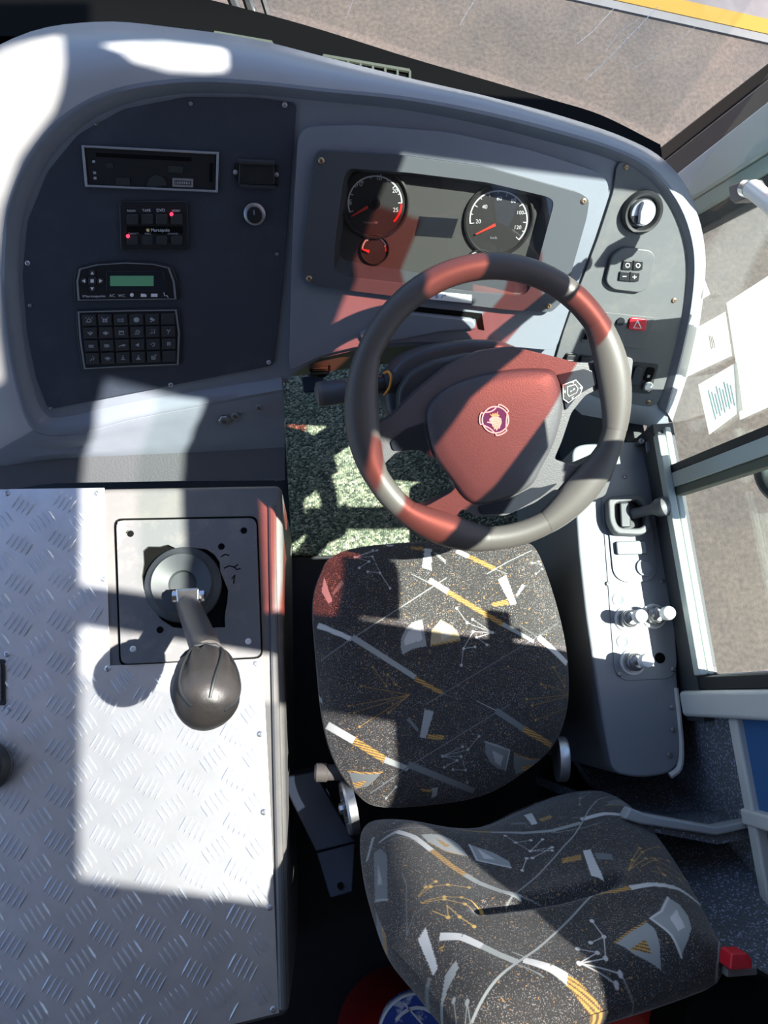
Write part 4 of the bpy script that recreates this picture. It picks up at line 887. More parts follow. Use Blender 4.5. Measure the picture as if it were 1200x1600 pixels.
Cz = [('l', [(520,235),(600,285)], 24, 24, WH), ('l', [(600,285),(830,425)], 22, 22, OR), ('l', [(830,425),(960,500)], 20, 14, LG), ('l', [(445,210),(540,258)], 4, 6, LG), ('l', [(900,430),(990,490)], 4, 4, GY),
 ('l', [(640,105),(690,132)], 24, 22, WH), ('l', [(690,132),(800,190)], 22, 22, OR), ('l', [(800,190),(850,210)], 4, 4, LG), ('l', [(980,480),(1120,590)], 24, 26, WH),
 ('l', [(45,425),(190,490)], 24, 20, WH), ('l', [(190,480),(460,650)], 26, 22, LG), ('l', [(460,655),(580,720)], 20, 18, OR), ('l', [(580,720),(635,740)], 5, 3, GY), ('l', [(140,432),(210,478)], 3, 3, GY),
 ('l', [(720,750),(800,790)], 4, 5, LG), ('l', [(800,790),(920,870)], 26, 24, GY), ('l', [(920,870),(1060,945)], 26, 24, OR),
 ('l', [(85,855),(200,920)], 32, 30, WH), ('l', [(200,920),(330,1000)], 30, 28, OR), ('l', [(330,1000),(430,1040)], 26, 22, LG), ('l', [(380,980),(440,1015)], 3, 3, GY), ('l', [(430,1020),(720,1140)], 28, 26, GY),
 ('l', [(60,575),(200,480),(595,225)], 5, 5, LG), ('l', [(505,765),(960,488),(1085,410)], 5, 5, GY), ('l', [(270,1150),(430,1030),(860,765)], 5, 5, GY), ('l', [(765,210),(850,160),(970,100)], 5, 4, LG),
 ('p', [(60,280),(72,215),(108,325),(90,335)], LG), ('p', [(505,90),(535,95),(530,195),(490,180)], WH), ('p', [(810,235),(845,215),(888,340),(862,345)], WH), ('p', [(500,785),(540,795),(505,910),(478,905)], LG),
 ('p', [(105,290),(145,235),(160,250),(112,300)], GY), ('p', [(540,110),(560,115),(595,150),(590,165)], LG), ('p', [(885,300),(915,250),(928,262),(890,312)], LG), ('p', [(420,830),(435,820),(475,870),(470,885)], GY),
 ('p', [(445,80),(500,85),(500,105),(445,95)], OR), ('p', [(780,335),(850,318),(855,342),(790,352)], OR), ('p', [(510,890),(585,897),(580,918),(512,912)], OR), ('p', [(345,68),(375,72),(370,82),(340,80)], WH),
 ('p', [(490,402),(450,415),(420,440),(400,480),(396,520),(405,555),(450,530),(510,516)], LG), ('p', [(480,425),(430,455),(412,490),(415,515),(460,500),(492,490)], WH),
 ('p', [(570,402),(620,430),(648,465),(655,492),(600,505),(525,517),(530,450)], TAN), ('p', [(565,430),(610,440),(620,470),(575,490)], (.55, .50, .38)), ('l', [(530,514),(650,492)], 8, 8, OR),
 ('p', [(755,922),(810,935),(862,960),(850,1050),(810,1040),(775,1010),(755,970)], GY), ('p', [(785,960),(835,985),(825,1030),(800,1010)], LG), ('l', [(755,922),(862,960),(850,1050)], 6, 6, LG),
 ('p', [(880,970),(950,995),(1010,1005),(960,1050),(900,1070),(885,1030)], GY), ('l', [(882,975),(950,998),(1005,1006)], 7, 7, OR), ('p', [(925,1032),(985,1030),(950,1056),(930,1056)], OR),
 ('p', [(175,1050),(250,1056),(320,1052),(290,1090),(260,1120),(205,1135)], GY), ('l', [(175,1054),(250,1060),(318,1055)], 8, 8, OR), ('p', [(195,1105),(255,1095),(230,1125),(205,1128)], OR),
 ('p', [(485,1125),(530,1130),(530,1145),(490,1140)], OR), ('p', [(535,1125),(562,1120),(560,1160),(532,1175)], LG), ('p', [(45,720),(62,740),(65,765),(48,750)], LG),
 ('n', [[(205,132),(282,100)],[(205,132),(300,100)],[(205,132),(280,130)],[(205,132),(265,153)],[(265,153),(222,182)],[(280,130),(310,205),(352,272)],[(258,200),(310,205)]], 3.2, WH),
 ('n', [[(637,355),(682,417)],[(682,417),(788,460)],[(705,403),(788,460)],[(707,455),(788,460)],[(722,480),(788,460)],[(722,480),(765,512)],[(707,455),(667,527),(658,598)],[(667,527),(715,520)]], 3.2, WH),
 ('n', [[(435,725),(228,688)],[(435,725),(177,772)],[(435,725),(200,800)],[(435,725),(345,800)],[(435,725),(222,860)],[(402,695),(375,680),(342,638),(336,688),(278,607)]], 3.0, (.42, .24, .07), 1),
 ('n', [[(1160,720),(992,680)],[(1160,720),(930,743)],[(1160,720),(953,770)],[(1150,770),(970,832)],[(1110,640),(1105,688),(1048,607)]], 3.0, (.42, .24, .07), 1),
 ('n', [[(575,985),(660,945)],[(575,985),(683,957),(730,900)],[(575,985),(655,987)],[(575,985),(637,1003)],[(637,1003),(582,1033)],[(655,987),(675,1045),(685,1100)],[(620,1043),(675,1045)]], 3.2, LG),
 ('n', [[(965,158),(1000,148)],[(965,158),(1010,160)],[(1015,180),(980,205)],[(340,1170),(380,1118)]], 3.2, LG)]
ZS = .51
seat = thing('driver_seat', 'low-back driver seat in black fabric with grey and orange abstract pattern', 'seat', at(690, 1080, .0))
def polar(outline, centre, fn, nr, ns, side):
    """disc of rings from centre to outline, then side rings; fn(px, py, t) -> point, side = list of functions"""
    oc = cr([(*p, 0) for p in outline], ns // len(outline), True); n = len(oc); rings = []
    for i in range(nr + 1):
        t = (i / nr) ** .85
        t = max(t, .003); rings.append([fn(centre[0] + (p.x - centre[0]) * t, centre[1] + (p.y - centre[1]) * t, t) for p in oc])
    for f in side: rings.append([f(p.x, p.y) for p in oc])
    return rings
co_ = [(503,890),(518,868),(560,852),(650,843),(760,838),(822,843),(846,862),(870,930),(888,1010),(893,1080),(886,1130),(868,1168),(835,1200),(760,1245),(660,1262),(590,1262),(556,1240),(525,1195),(505,1130),(494,1030),(489,940)]
def cush(px, py, t):
    p = at(px, py, ZS); e = max(0, t - .60) / .40
    p.z = ZS + .016 - .034 * e ** 2.4 - .010 * math.exp(-((px - 690) / 90.0) ** 2) + .004 * math.sin(px * .02) * math.sin(py * .017)
    return p
def shrink(p, k, z):
    c = at(690, 1050, z); q = Vector((p.x, p.y, z)); return c + (q - c) * k
sides = [(lambda k, z: (lambda px, py: shrink(at(px, py, ZS), k, z)))(k, z) for k, z in ((1.006, .480), (1.008, .466), (1.004, .440), (.99, .415), (.96, .395), (.80, .39))]
rc_ = polar(co_, (690, 1050), cush, 170, 880, sides)
cu = obj('cushion', MB().loft(rc_, True, True), M['fabric'], seat, angle=80)
def paint(o, strk, to2d):
    me = o.data; n = len(me.vertices); a = np.empty(n * 3, dtype=np.float32); me.vertices.foreach_get('co', a); a = a.reshape(-1, 3)
    P = to2d(a); ca = me.color_attributes.new('weave', 'FLOAT_COLOR', 'POINT'); ca.data.foreach_set('color', weave(P, strk).ravel())
sl_ = seat.location
cpx = lambda x, y: (lambda p: (p.x, p.y))(at(480 + x / 2.727, 820 + y / 2.727, ZS + .006))
paint(cu, strokes(Cz, cpx, 1 / 2.727 / 845), lambda a: a[:, :2] + np.array([sl_.x, sl_.y]))

Bz = [('l', [(200,143),(330,130)], 5, 9, OR), ('l', [(330,130),(450,125),(560,103)], 8, 4, GY),
 ('l', [(320,190),(370,196),(425,200)], 12, 15, OR), ('l', [(425,201),(520,210),(605,205),(690,185)], 14, 16, LG), ('l', [(690,176),(760,155),(835,147)], 18, 20, WH), ('l', [(820,150),(860,152),(893,160)], 18, 14, OR), ('l', [(605,212),(700,200),(750,185)], 4, 3, LG), ('l', [(665,168),(700,168)], 4, 4, LG),
 ('l', [(100,235),(150,220)], 10, 18, LG), ('l', [(150,220),(200,245),(255,290)], 19, 20, WH), ('l', [(252,287),(310,330),(350,353)], 20, 20, OR), ('l', [(350,353),(390,375),(460,400),(515,410)], 20, 16, LG), ('l', [(515,408),(570,410)], 4, 3, LG), ('l', [(110,212),(240,210),(345,182)], 4, 4, LG), ('l', [(105,243),(160,240),(210,258)], 3, 3, LG),
 ('l', [(665,398),(730,394)], 4, 4, LG), ('l', [(730,393),(790,392),(835,385)], 13, 17, OR), ('l', [(835,386),(900,372),(980,363),(1042,370)], 17, 18, WH),
 ('l', [(275,535),(340,545),(400,570)], 22, 22, WH), ('l', [(400,570),(450,590),(505,607)], 20, 20, LG), ('l', [(520,597),(600,610),(665,628)], 22, 24, WH), ('l', [(650,625),(740,650),(880,702)], 24, 28, OR), ('l', [(870,700),(930,712),(1000,715)], 28, 10, GY), ('l', [(490,578),(540,592)], 4, 4, LG), ('l', [(480,608),(580,633)], 4, 3, LG),
 ('l', [(810,55),(770,75),(740,100),(715,140),(690,190),(670,220),(640,250),(560,340),(470,430)], 5, 5, LG), ('l', [(752,370),(560,560),(370,720)], 6, 7, LG), ('l', [(1100,450),(1095,530),(1075,590),(1040,640),(985,700)], 5, 5, LG), ('l', [(570,50),(520,95),(468,140)], 4, 4, GY), ('l', [(165,345),(178,380),(178,500)], 4, 4, GY), ('l', [(178,500),(200,465),(240,450)], 4, 4, GY),
 ('p', [(520,135),(545,132),(562,180),(545,185)], WH), ('p', [(565,165),(600,152),(607,163),(575,175)], OR), ('p', [(483,165),(530,172),(530,180),(485,175)], GY),
 ('p', [(695,265),(718,263),(757,355),(720,345)], WH), ('p', [(632,285),(690,275),(692,292),(635,300)], OR), ('p', [(728,272),(780,280),(787,300),(735,292)], GY),
 ('p', [(210,520),(235,503),(270,595),(255,605)], WH), ('p', [(220,615),(240,598),(250,605),(232,635)], GY), ('p', [(268,560),(290,555),(285,570)], OR),
 ('p', [(260,700),(290,620),(325,600),(332,620),(285,660),(272,715)], LG), ('p', [(630,730),(655,725),(690,790),(650,790)], LG), ('p', [(660,745),(690,712),(735,698),(745,712),(680,750)], OR), ('p', [(215,150),(235,152),(300,175),(285,180),(235,162)], WH), ('p', [(55,265),(75,210),(85,212),(65,262)], LG),
 ('p', [(220,238),(250,234),(280,235),(310,247),(335,265),(362,298),(290,285),(240,260)], LG), ('p', [(260,245),(310,270),(290,274)], OR), ('l', [(240,262),(290,286),(358,298)], 4, 4, OR),
 ('p', [(362,258),(430,275),(465,292),(480,300),(485,318),(385,305)], LG), ('l', [(362,258),(385,305),(485,318)], 6, 6, WH), ('p', [(385,268),(440,298),(405,297)], WH),
 ('p', [(80,255),(100,252),(118,275),(122,300),(122,395),(82,370)], GY), ('p', [(93,290),(106,348),(92,342)], LG), ('l', [(82,372),(122,394)], 6, 6, LG), ('p', [(82,385),(100,430),(118,470),(118,500),(95,470)], GY), ('p', [(104,440),(116,470),(116,492),(104,470)], OR),
 ('p', [(788,531),(830,500),(880,478),(905,498),(920,530),(927,572),(850,558)], LG), ('p', [(832,548),(878,524),(898,552)], OR), ('l', [(788,531),(830,502),(880,478)], 7, 7, OR),
 ('p', [(945,405),(980,420),(1005,450),(1015,490),(1005,520),(985,546),(955,515),(920,490),(893,470),(925,450)], LG), ('l', [(945,405),(925,450),(893,470),(920,490),(955,515),(985,546)], 7, 7, WH), ('p', [(970,440),(995,490),(975,505),(950,470)], WH),
 ('p', [(765,122),(772,98),(790,80),(808,72),(830,83),(848,100),(800,108)], GY), ('l', [(765,122),(800,108),(848,100)], 6, 6, OR), ('p', [(790,86),(822,84),(800,94)], OR),
 ('n', [[(608,49),(650,48),(690,60)],[(690,60),(748,45)],[(690,60),(715,42)],[(690,60),(686,92),(686,122)],[(690,92),(715,60),(752,42)]], 3.0, LG),
 ('n', [[(467,218),(498,241),(543,233)],[(498,241),(541,265)],[(541,265),(605,253)],[(541,265),(577,230)],[(548,285),(605,253)],[(541,265),(605,262)],[(530,287),(548,285)],[(530,287),(517,324)]], 3.0, WH),
 ('n', [[(722,468),(757,513),(718,530)],[(757,513),(762,570)],[(680,549),(738,558),(684,588)],[(684,588),(762,570)],[(684,588),(806,592)],[(684,588),(795,608)],[(806,592),(878,640)]], 3.4, WH),
 ('n', [[(213,420),(235,398),(265,382)],[(213,424),(250,398),(300,390),(362,394)],[(220,440),(290,428),(340,430),(398,450)],[(225,443),(290,436),(350,452),(405,478)],[(255,468),(300,490)],[(297,455),(335,490),(377,515)],[(297,455),(302,490)]], 3.2, (.62, .38, .10), 1),
 ('n', [[(828,335),(840,300),(862,258)],[(828,335),(870,270),(920,225)],[(828,335),(880,290),(948,265)],[(865,320),(910,285),(1000,300)],[(895,328),(935,330)],[(912,308),(935,332)],[(912,308),(980,320),(1035,355)]], 3.2, (.52, .30, .08), 1),
 ('n', [[(315,672),(330,745)],[(300,715),(305,760)],[(355,690),(340,760)],[(355,690),(380,780)],[(140,185),(150,172),(205,185)]], 3, LG)]
RB = math.radians(25)
BF = Frame(at(740, 1235, .5), (0, math.cos(RB), math.sin(RB)), (1, 0, 0))   # u right (seen from above), v down the backrest
bo_ = [(562,1300),(563,1272),(580,1254),(620,1250),(690,1256),(750,1250),(810,1224),(868,1204),(925,1199),(965,1212),(1002,1242),(1042,1292),(1080,1350),(1118,1418),(1132,1446),(1126,1464),(1092,1478),(1032,1498),(950,1522),(862,1548),(790,1570),(738,1570),(700,1545),(645,1483),(600,1428),(573,1355)]
cB = (850, 1420)
cr0 = [BF.uv(*p) for p in ((750,1424),(800,1412),(870,1396),(960,1373))]
amn, amx = BF.uv(575, 1330)[0], BF.uv(1110, 1430)[0]
def segd(a, b, p, q):
    dx, dy = q[0]-p[0], q[1]-p[1]; t = max(0, min(1, ((a-p[0])*dx + (b-p[1])*dy) / (dx*dx + dy*dy))); return math.hypot(a-p[0]-t*dx, b-p[1]-t*dy), t
def backh(px, py, t):
    a, b = BF.uv(px, py); e = max(0, t - .55) / .45
    h = -.045 * e ** 2.6
    s = (px - 562) / 560.0 + (1420 - py) * .0009
    h += .016 * math.exp(-((s - .50) / .30) ** 2) * 0 + .010 * math.cos(2 * math.pi * (s - .12))
    d, k = min((segd(a, b, cr0[i], cr0[i + 1]) for i in range(3)), key=lambda z: z[0])
    h -= .016 * math.exp(-(d / .010) ** 2) - .006 * math.exp(-(d / .035) ** 2)
    return BF.px(px, py, 0) + BF.n * h
def bshr(p, k, h):
    c = BF.px(*cB, 0); return c + (p - c) * k + BF.n * h
bs = [(lambda k, h: (lambda px, py: bshr(BF.px(px, py, 0), k, h)))(k, h) for k, h in ((1.003, -.052), (1.002, -.060), (.992, -.070), (.96, -.078), (.8, -.080))]
rb_ = polar(bo_, cB, backh, 170, 936, bs)
bk = obj('backrest', MB().loft(rb_, True, True), M['fabric'], seat, angle=80)
bpx = lambda x, y: BF.uv(540 + x / 1.875, 1180 + y / 1.875)
def b2(a):
    q = a + np.array(sl_)[None, :] - np.array(BF.o)[None, :]
    u, v, n = np.array(BF.u), np.array(BF.v), np.array(BF.n)
    return np.stack([q @ u, q @ v], 1)
paint(bk, strokes(Bz, bpx, 1 / 1.875 / 1020), b2)
# recliner discs, knob, base
def disc(px, py, z, nm, m, r=.042, nx=-1):
    c = at(px, py, z); fr = Frame(c, (nx, -.12, .10), (0, 1, 0)); o = obj(nm, MB().lathe(fr, c, [(r, -.012), (r, .002), (r * .93, .006), (r * .80, .006), (r * .62, .003), (r * .30, .003), (r * .28, .008), (0, .009)], 36), m, seat); return o, fr, c
o_, fr_, c_ = disc(543, 1262, .455, 'recliner_disc', M['steel'], .047)
obj('pivot_bolt', MB().lathe(fr_, c_, [(.010, .002), (.010, .014), (.006, .016), (0, .016)], 8), M['chrome'], o_)
for k in range(5): a = k * 1.2566; obj('rivet', MB().lathe(fr_, c_ + (fr_.u * math.cos(a) + fr_.v * math.sin(a)) * .030, [(.004, .002), (.0035, .007), (0, .008)], 8), M['steel'], o_)
disc(880, 1186, .455, 'recliner_disc', M['silver'], .040, 1)
kc = at(512, 1207, .44); fk = Frame(kc, (-1, .1, 0)); obj('recline_knob', MB().lathe(fk, kc, [(.014, -.05), (.014, .0), (.0165, .002), (.0165, .020), (.012, .024), (0, .024)], 18), M['brown'], seat)
bx = Zp([(510,880),(840,860),(870,1170),(560,1240)], .40); obj('base_frame', MB().prism(bx, [p - Vector((0, 0, .34)) for p in bx]), M['blk'], seat, bevel=.01)
obj('floor_rail', MB().box((.02, -.2, .005), (.06, .24, .05)), M['navy'], seat); obj('floor_rail', MB().box((.36, -.2, .005), (.40, .24, .05)), M['navy'], seat)
br = thing('seat_bracket', 'dark blue steel channel with end plate beside the seat hinge', 'bracket', at(500, 1300, .05))
T_ = [at(438,1215,.34), at(492,1205,.34), at(556,1316,.40), at(493,1332,.40)]
obj('channel', MB().prism(T_, [p - Vector((0, 0, .10)) for p in T_]), M['navy'], br, bevel=.004)
E_ = [at(494,1333,.398), at(555,1317,.398), at(551,1394,.428), at(516,1404,.428)]
ep = obj('end_plate', MB().prism(E_, [p - Vector((0, .0, .35)) for p in E_]), M['navy'], br, bevel=.003)
fe = Frame(at(532, 1384, .421), (E_[1] - E_[0]).cross(E_[3] - E_[0])); fe = fe if fe.n.z > 0 else Frame(fe.o, -fe.n)
obj('bolt_hole', MB().lathe(fe, at(532, 1384, .425), [(.006, 0), (.006, .001), (0, .001)], 14), M['vblk'], ep)
# ================================================================= FLOOR, WALLS, WINDOWS
struct('floor', MB().box((-1.75, -1.3, -.06), (.70, 1.28, 0)), M['floor'], 'dark vinyl floor under the seat and beside the engine cover', 'floor')
cpq = [Vector((-.062, .345, 0)), Vector((.60, .30, 0)), Vector((.60, 1.05, 0)), Vector((-.062, 1.05, 0))]
tag(obj('floor_mat', MB().prism([p + Vector((0, 0, .014)) for p in cpq], [p + Vector((0, 0, .001)) for p in cpq]), M['carpet'], bevel=.005), 'green woven carpet mat in the leg room under the steering wheel', 'mat')
XW = .665
# right wall: below the window, rear wall, posts, header, roof edge
struct('wall_right', MB().box((XW, -.10, -.1), (XW + .04, .46, .53)), M['wall'], 'dark side wall below the driver window', 'wall')
struct('wall_right_front', MB().box((XW - .01, .46, -.1), (XW + .03, .98, .425)), M['wall'], 'dark side wall ahead of the window, under the end of the dashboard', 'wall')
def atw(px, py, x=.685): return atx(px, py, x)
# window frame: lower double rail
wn = thing('window_1', 'driver side window frame of grey-green channel rails with upright divider', 'window', (.69, .4, .53)); wn['kind'] = 'structure'
ZR0 = .528
obj('lower_rail', MB().box((XW - .004, -.02, ZR0), (XW + .012, .435, ZR0 + .022)), M['frame'], wn, bevel=.003)
obj('lower_rail', MB().box((XW + .018, -.02, ZR0 - .01), (XW + .030, .45, ZR0 + .012)), M['frame'], wn, bevel=.003)
obj('rail_groove', MB().box((XW + .010, -.02, ZR0 - .012), (XW + .020, .44, ZR0 + .003)), M['under'], wn)
d0 = [atw(1046, 737), atw(1200, 676)]; dd = (d0[1] - d0[0]).normalized(); nn = dd.cross(Vector((1, 0, 0))).normalized()
if nn.y > 0: nn = -nn
top = d0[0] + dd * ((1.17 - d0[0].z) / dd.z)
def post(off0, off1, x0, x1, m, nm, a=d0[0], b=top, par=wn, dr=nn):
    p = [a + dr * off0, a + dr * off1, b + dr * off1, b + dr * off0]
    return obj(nm, MB().prism([Vector((x0, q.y, q.z)) for q in p], [Vector((x1, q.y, q.z)) for q in p]), m, par, bevel=.002)
post(-.010, .006, .678, .690, M['blk2'], 'divider_seal'); post(.006, .034, .676, .700, M['frame'], 'divider'); post(.034, .050, .680, .704, M['under'], 'divider_channel')
gt = MB().box((.7600, -.02, .40), (.7640, .90, 2.25)); obj('glass', gt, M['pane'], wn, smooth=False)
obj('rear_seal', MB().box((.668, -.045, .50), (.70, -.022, 2.3)), M['blk2'], wn, bevel=.003)
struct('wall_right_post', MB().box((XW - .012, -.092, .47), (.70, -.046, 2.42)), M['beige'], 'pale grey post behind the driver window', 'wall', bevel=.008, seg=3)
struct('wall_right_panel', MB().box((.685, -.62, -.1), (.72, -.09, 1.46)), M['wallfab'], 'grey speckled wall panel behind the driver window', 'wall')
struct('trim_1', MB().box((.668, -.60, .606), (.69, -.092, .634)), M['beige'], 'pale grey strip along the speckled wall panel', 'trim', bevel=.005)
struct('wall_right_vinyl', MB().box((.680, -.24, .634), (.69, -.092, 1.2)), M['bluep'], 'blue vinyl panel above the grey wall strip', 'wall')
struct('trim_2', MB().box((.664, -.262, .60), (.69, -.236, 1.4)), M['beige'], 'short upright grey strip at the rear edge of the blue panel', 'trim', bevel=.005)
# low partition behind: front face, cap, upper panel
cap = [at(985,1262,.60), at(1012,1273,.60), at(1118,1292,.60), at(1192,1278,.60), at(1192,1290,.60), at(1120,1306,.60), at(1000,1288,.60), at(975,1280,.60)]
struct('trim_3', MB().prism(cap, [p - Vector((0, 0, .03)) for p in cap]), M['cap'], 'grey angled cap of the low partition behind the console', 'trim', bevel=.004)
f_ = [at(985,1268,.59), at(1012,1279,.59), at(1118,1299,.59), at(1192,1285,.59)]
struct('wall_partition', MB().prism(f_ + [p + Vector((0, -.02, 0)) for p in reversed(f_)], [Vector((p.x, p.y, .0)) for p in f_] + [Vector((p.x, p.y - .02, 0)) for p in reversed(f_)]), M['wallfab'], 'speckled low partition below the angled cap', 'wall')
wy = lambda z: -.36 - (z - .58) * .466
up0 = [Vector((.53, wy(.02), .02)), Vector((.63, wy(.02), .02)), Vector((.684, wy(.02) + .01, .02))]
up1 = [Vector((.53, wy(.77), .77)), Vector((.63, wy(.77), .77)), Vector((.684, wy(.77) + .01, .77))]
u_ = up0 + list(reversed(up1)); struct('wall_back', MB().add(u_ + [p + Vector((0, -.02, 0)) for p in u_], [(0,1,4,5),(1,2,3,4),(6,11,10,7),(7,10,9,8),(0,6,7,1),(1,7,8,2),(5,4,10,11),(4,3,9,10),(0,5,11,6),(2,8,9,3)]), M['wallfab'], 'dark speckled panel rising behind the angled cap', 'wall')
struct('trim_4', MB().box((.60, wy(.77) - .03, .77), (.684, wy(.77) + .012, .79)), M['beige'], 'grey rail on top of the speckled back panel', 'trim', bevel=.005)
# A pillar in the plane of the side window
px_ = .80
lean = Vector((0, -.25, 1)).normalized()
def pill(pts, x0, x1, m, nm, par, ztop=2.38):
    """pts: two pixel points on the left end of a band (front edge, rear edge); carried up along the lean"""
    a, b = [atx(*p, px_) for p in pts[:2]]; c, d = [atx(*p, px_) for p in pts[2:]]
    e1 = (c - a).normalized(); e2 = (d - b).normalized(); up = Vector((0, -.08, 1))
    lo1 = a - e1 * .25; lo2 = b - e2 * .25; hi1 = c + up * (ztop - c.z); hi2 = d + up * (ztop - d.z)
    q = [lo1, lo2, d, hi2, hi1, c]; return obj(nm, MB().prism([Vector((x0, v.y, v.z)) for v in q], [Vector((x1, v.y, v.z)) for v in q]), m, par, bevel=.006, seg=3)
ap = thing('front_pillar', 'pale grey front corner pillar between windscreen and side window', 'pillar', (.70, .82, .6)); ap['kind'] = 'structure'
pill([(1058,272),(1092,306),(1200,160),(1200,238)], .795, .84, M['pillar'], 'cover', ap)
pill([(1092,306),(1098,330),(1200,238),(1200,268)], .801, .84, M['frame'], 'inner_strip', ap)
pill([(1098,330),(1102,352),(1200,268),(1200,301)], .805, .84, M['blk2'], 'glass_seal', ap)
pill([(1040,245),(1058,272),(1200,118),(1200,160)], .805, .85, M['brown'], 'outer_strip', ap)
pill([(1028,226),(1040,245),(1200,88),(1200,118)], .81, .86, M['blk'], 'windscreen_seal', ap)
# windscreen: black sill, glass
ZW = .74
wu = [(-420,-175),(-120,-105),(120,-52),(330,0),(480,40),(640,90),(760,125),(860,155),(940,180),(1032,226)]
wl_ = [(-420,60),(-120,55),(120,60),(330,75),(480,100),(640,150),(760,185),(860,215),(940,240),(1040,285)]
U = cr([at(*p, ZW) for p in wu], 5); Lw = cr([at(*p, ZW) for p in wl_], 5)
struct('trim_5', MB().loft([Lw, U, [p + Vector((0, 0, -.1)) for p in U], [p - Vector((0, 0, .1)) for p in Lw]]), M['vblk'], 'black ledge between dashboard top and windscreen', 'trim')
wd = thing('window_2', 'wide curved windscreen with fine scratches', 'window', (.1, 1.1, ZW)); wd['kind'] = 'structure'
g0 = [p + Vector((0, .016, 0)) for p in U]; g1 = [p + Vector((0, -.18, 1.62)) for p in g0]
obj('glass', MB().loft([g0, [a * .5 + b * .5 + Vector((0, .02, 0)) for a, b in zip(g0, g1)], g1, [p + Vector((0, .004, 0)) for p in g1], [a * .5 + b * .5 + Vector((0, .024, 0)) for a, b in zip(g0, g1)], [p + Vector((0, .004, 0)) for p in g0]]), M['screen'], wd)
from mathutils.bvhtree import BVHTree
gl_ = [o for o in wd.children if o.name.startswith('glass')][0]
bv = BVHTree.FromPolygons([v.co + wd.location for v in gl_.data.vertices], [tuple(p.vertices) for p in gl_.data.polygons])
def onglass(px, py):
    h = bv.ray_cast(CAM, ray(px, py).normalized()); return h[0] - ray(px, py).normalized() * .002 if h[0] else None
for pts, w_ in (([(1028,10),(990,50),(950,92),(915,125),(888,154)], .0022), ([(748,-8),(732,15),(718,40)], .0016), ([(960,12),(925,50),(902,68)], .0013), ([(1086,42),(1040,80),(985,108)], .0012), ([(1000,28),(970,48),(945,80)], .0010), ([(560,-20),(540,30)], .0010)):
    q = [onglass(*p) for p in pts]; q = [p for p in q if p is not None]
    if len(q) > 1: obj('scratch', MB().strip(q, w_ * 1.1, (0, -1, .2), .0004), M['scratch'], wd, smooth=False)
for k, (x0, x1) in enumerate(((335,425),(505,640))):
    gv = thing('demist_grille', ['black slotted demister grille left of centre on the windscreen ledge', 'black slotted demister grille right of centre on the windscreen ledge'][k], 'grille', at((x0 + x1) / 2, 60, ZW), 'demister grilles')
    yy = lambda x: 75 + (x - 330) * .172 - (24 if k == 0 else 17)
    a = [at(x, yy(x) , ZW + .004) for x in (x0, x1)]; b = [at(x, yy(x) + 26, ZW + .004) for x in (x0, x1)]
    obj('rim', MB().tube([a[0], a[1]], .004, 8), M['under'], gv)
    rb = MB()
    n_ = 7
    for i in range(n_ + 1):
        t = i / n_; rb.tube([a[0] * (1 - t) + a[1] * t, b[0] * (1 - t) + b[1] * t], .0028, 6)
    obj('ribs', rb, M['under'], gv)
# wiper arms outside
for k, (a, b) in enumerate((((372,20),(352,-30)), ((395,24),(378,-30)))):
    p0 = aty(a[0], a[1], 1.32); p1 = aty(b[0], b[1], 1.36); d_ = (p1 - p0)
    t = thing('wiper', ['black wiper arm crossing the foot of the windscreen, left one', 'black wiper arm crossing the foot of the windscreen, right one'][k], 'wiper', p0, 'wiper arms')
    obj('arm', MB().tube([p0 - d_ * .4, p0 + d_ * 6], .011, 8), M['blk2'], t); obj('blade', MB().tube([p0 - d_ * .1 + Vector((.03, 0, 0)), p0 + d_ * 5 + Vector((.03, 0, 0))], .006, 6), M['blk'], t)
# papers in the side window
def sheet(pts, lab, x=.755):
    q = [atx(*p, x) for p in pts]; t = thing('paper_notice', lab, 'paper', q[0], 'papers in the side window')
    obj('sheet', MB().prism(q, [p + Vector((.0008, 0, 0)) for p in q]), M['paper'], t, smooth=False); return t
def ink(t, pts, m, x=.7545):
    q = [atx(*p, x) for p in pts]; return (q, [p + Vector((.0004, 0, 0)) for p in q])
p1 = sheet([(1068,524),(1133,487),(1143,556),(1066,592)], 'white paper notice in the side window nearest the dashboard, upper of two small ones')
l1 = MB()
for k in range(3): l1.prism(*ink(p1, [(1107 + k * 2.6, 524 + k), (1108 + k * 2.6, 523.5 + k), (1112 + k * 2.6, 545 - k), (1111 + k * 2.6, 545.5 - k)], 0))
obj('print_lines', l1, M['inkg'], p1, smooth=False)
p2 = sheet([(1091,601),(1151,566),(1160,640),(1108,679)], 'white paper notice with pale blue print, lower of two small ones in the side window')
l2 = MB()
q2 = [(1103,610),(1142,590),(1151,634),(1116,660)]
for k in range(9):
    s = .05 + k * .105
    l2.prism(*ink(p2, [quad(q2, s, .02 + .1 * (k % 3)), quad(q2, s + .05, .02 + .1 * (k % 3)), quad(q2, s + .05, .95 - .12 * (k % 2)), quad(q2, s, .95 - .12 * (k % 2))], 0))
obj('print_lines', l2, M['inkb'], p2, smooth=False)
sheet([(1135,473),(1205,428),(1330,350),(1340,560),(1205,634),(1156,656),(1150,568)], 'largest blank white paper sheet in the side window', .7575)
sheet([(1010,470),(1096,426),(1109,460),(1018,515)], 'small white paper corner peeping past the dashboard end in the side window')
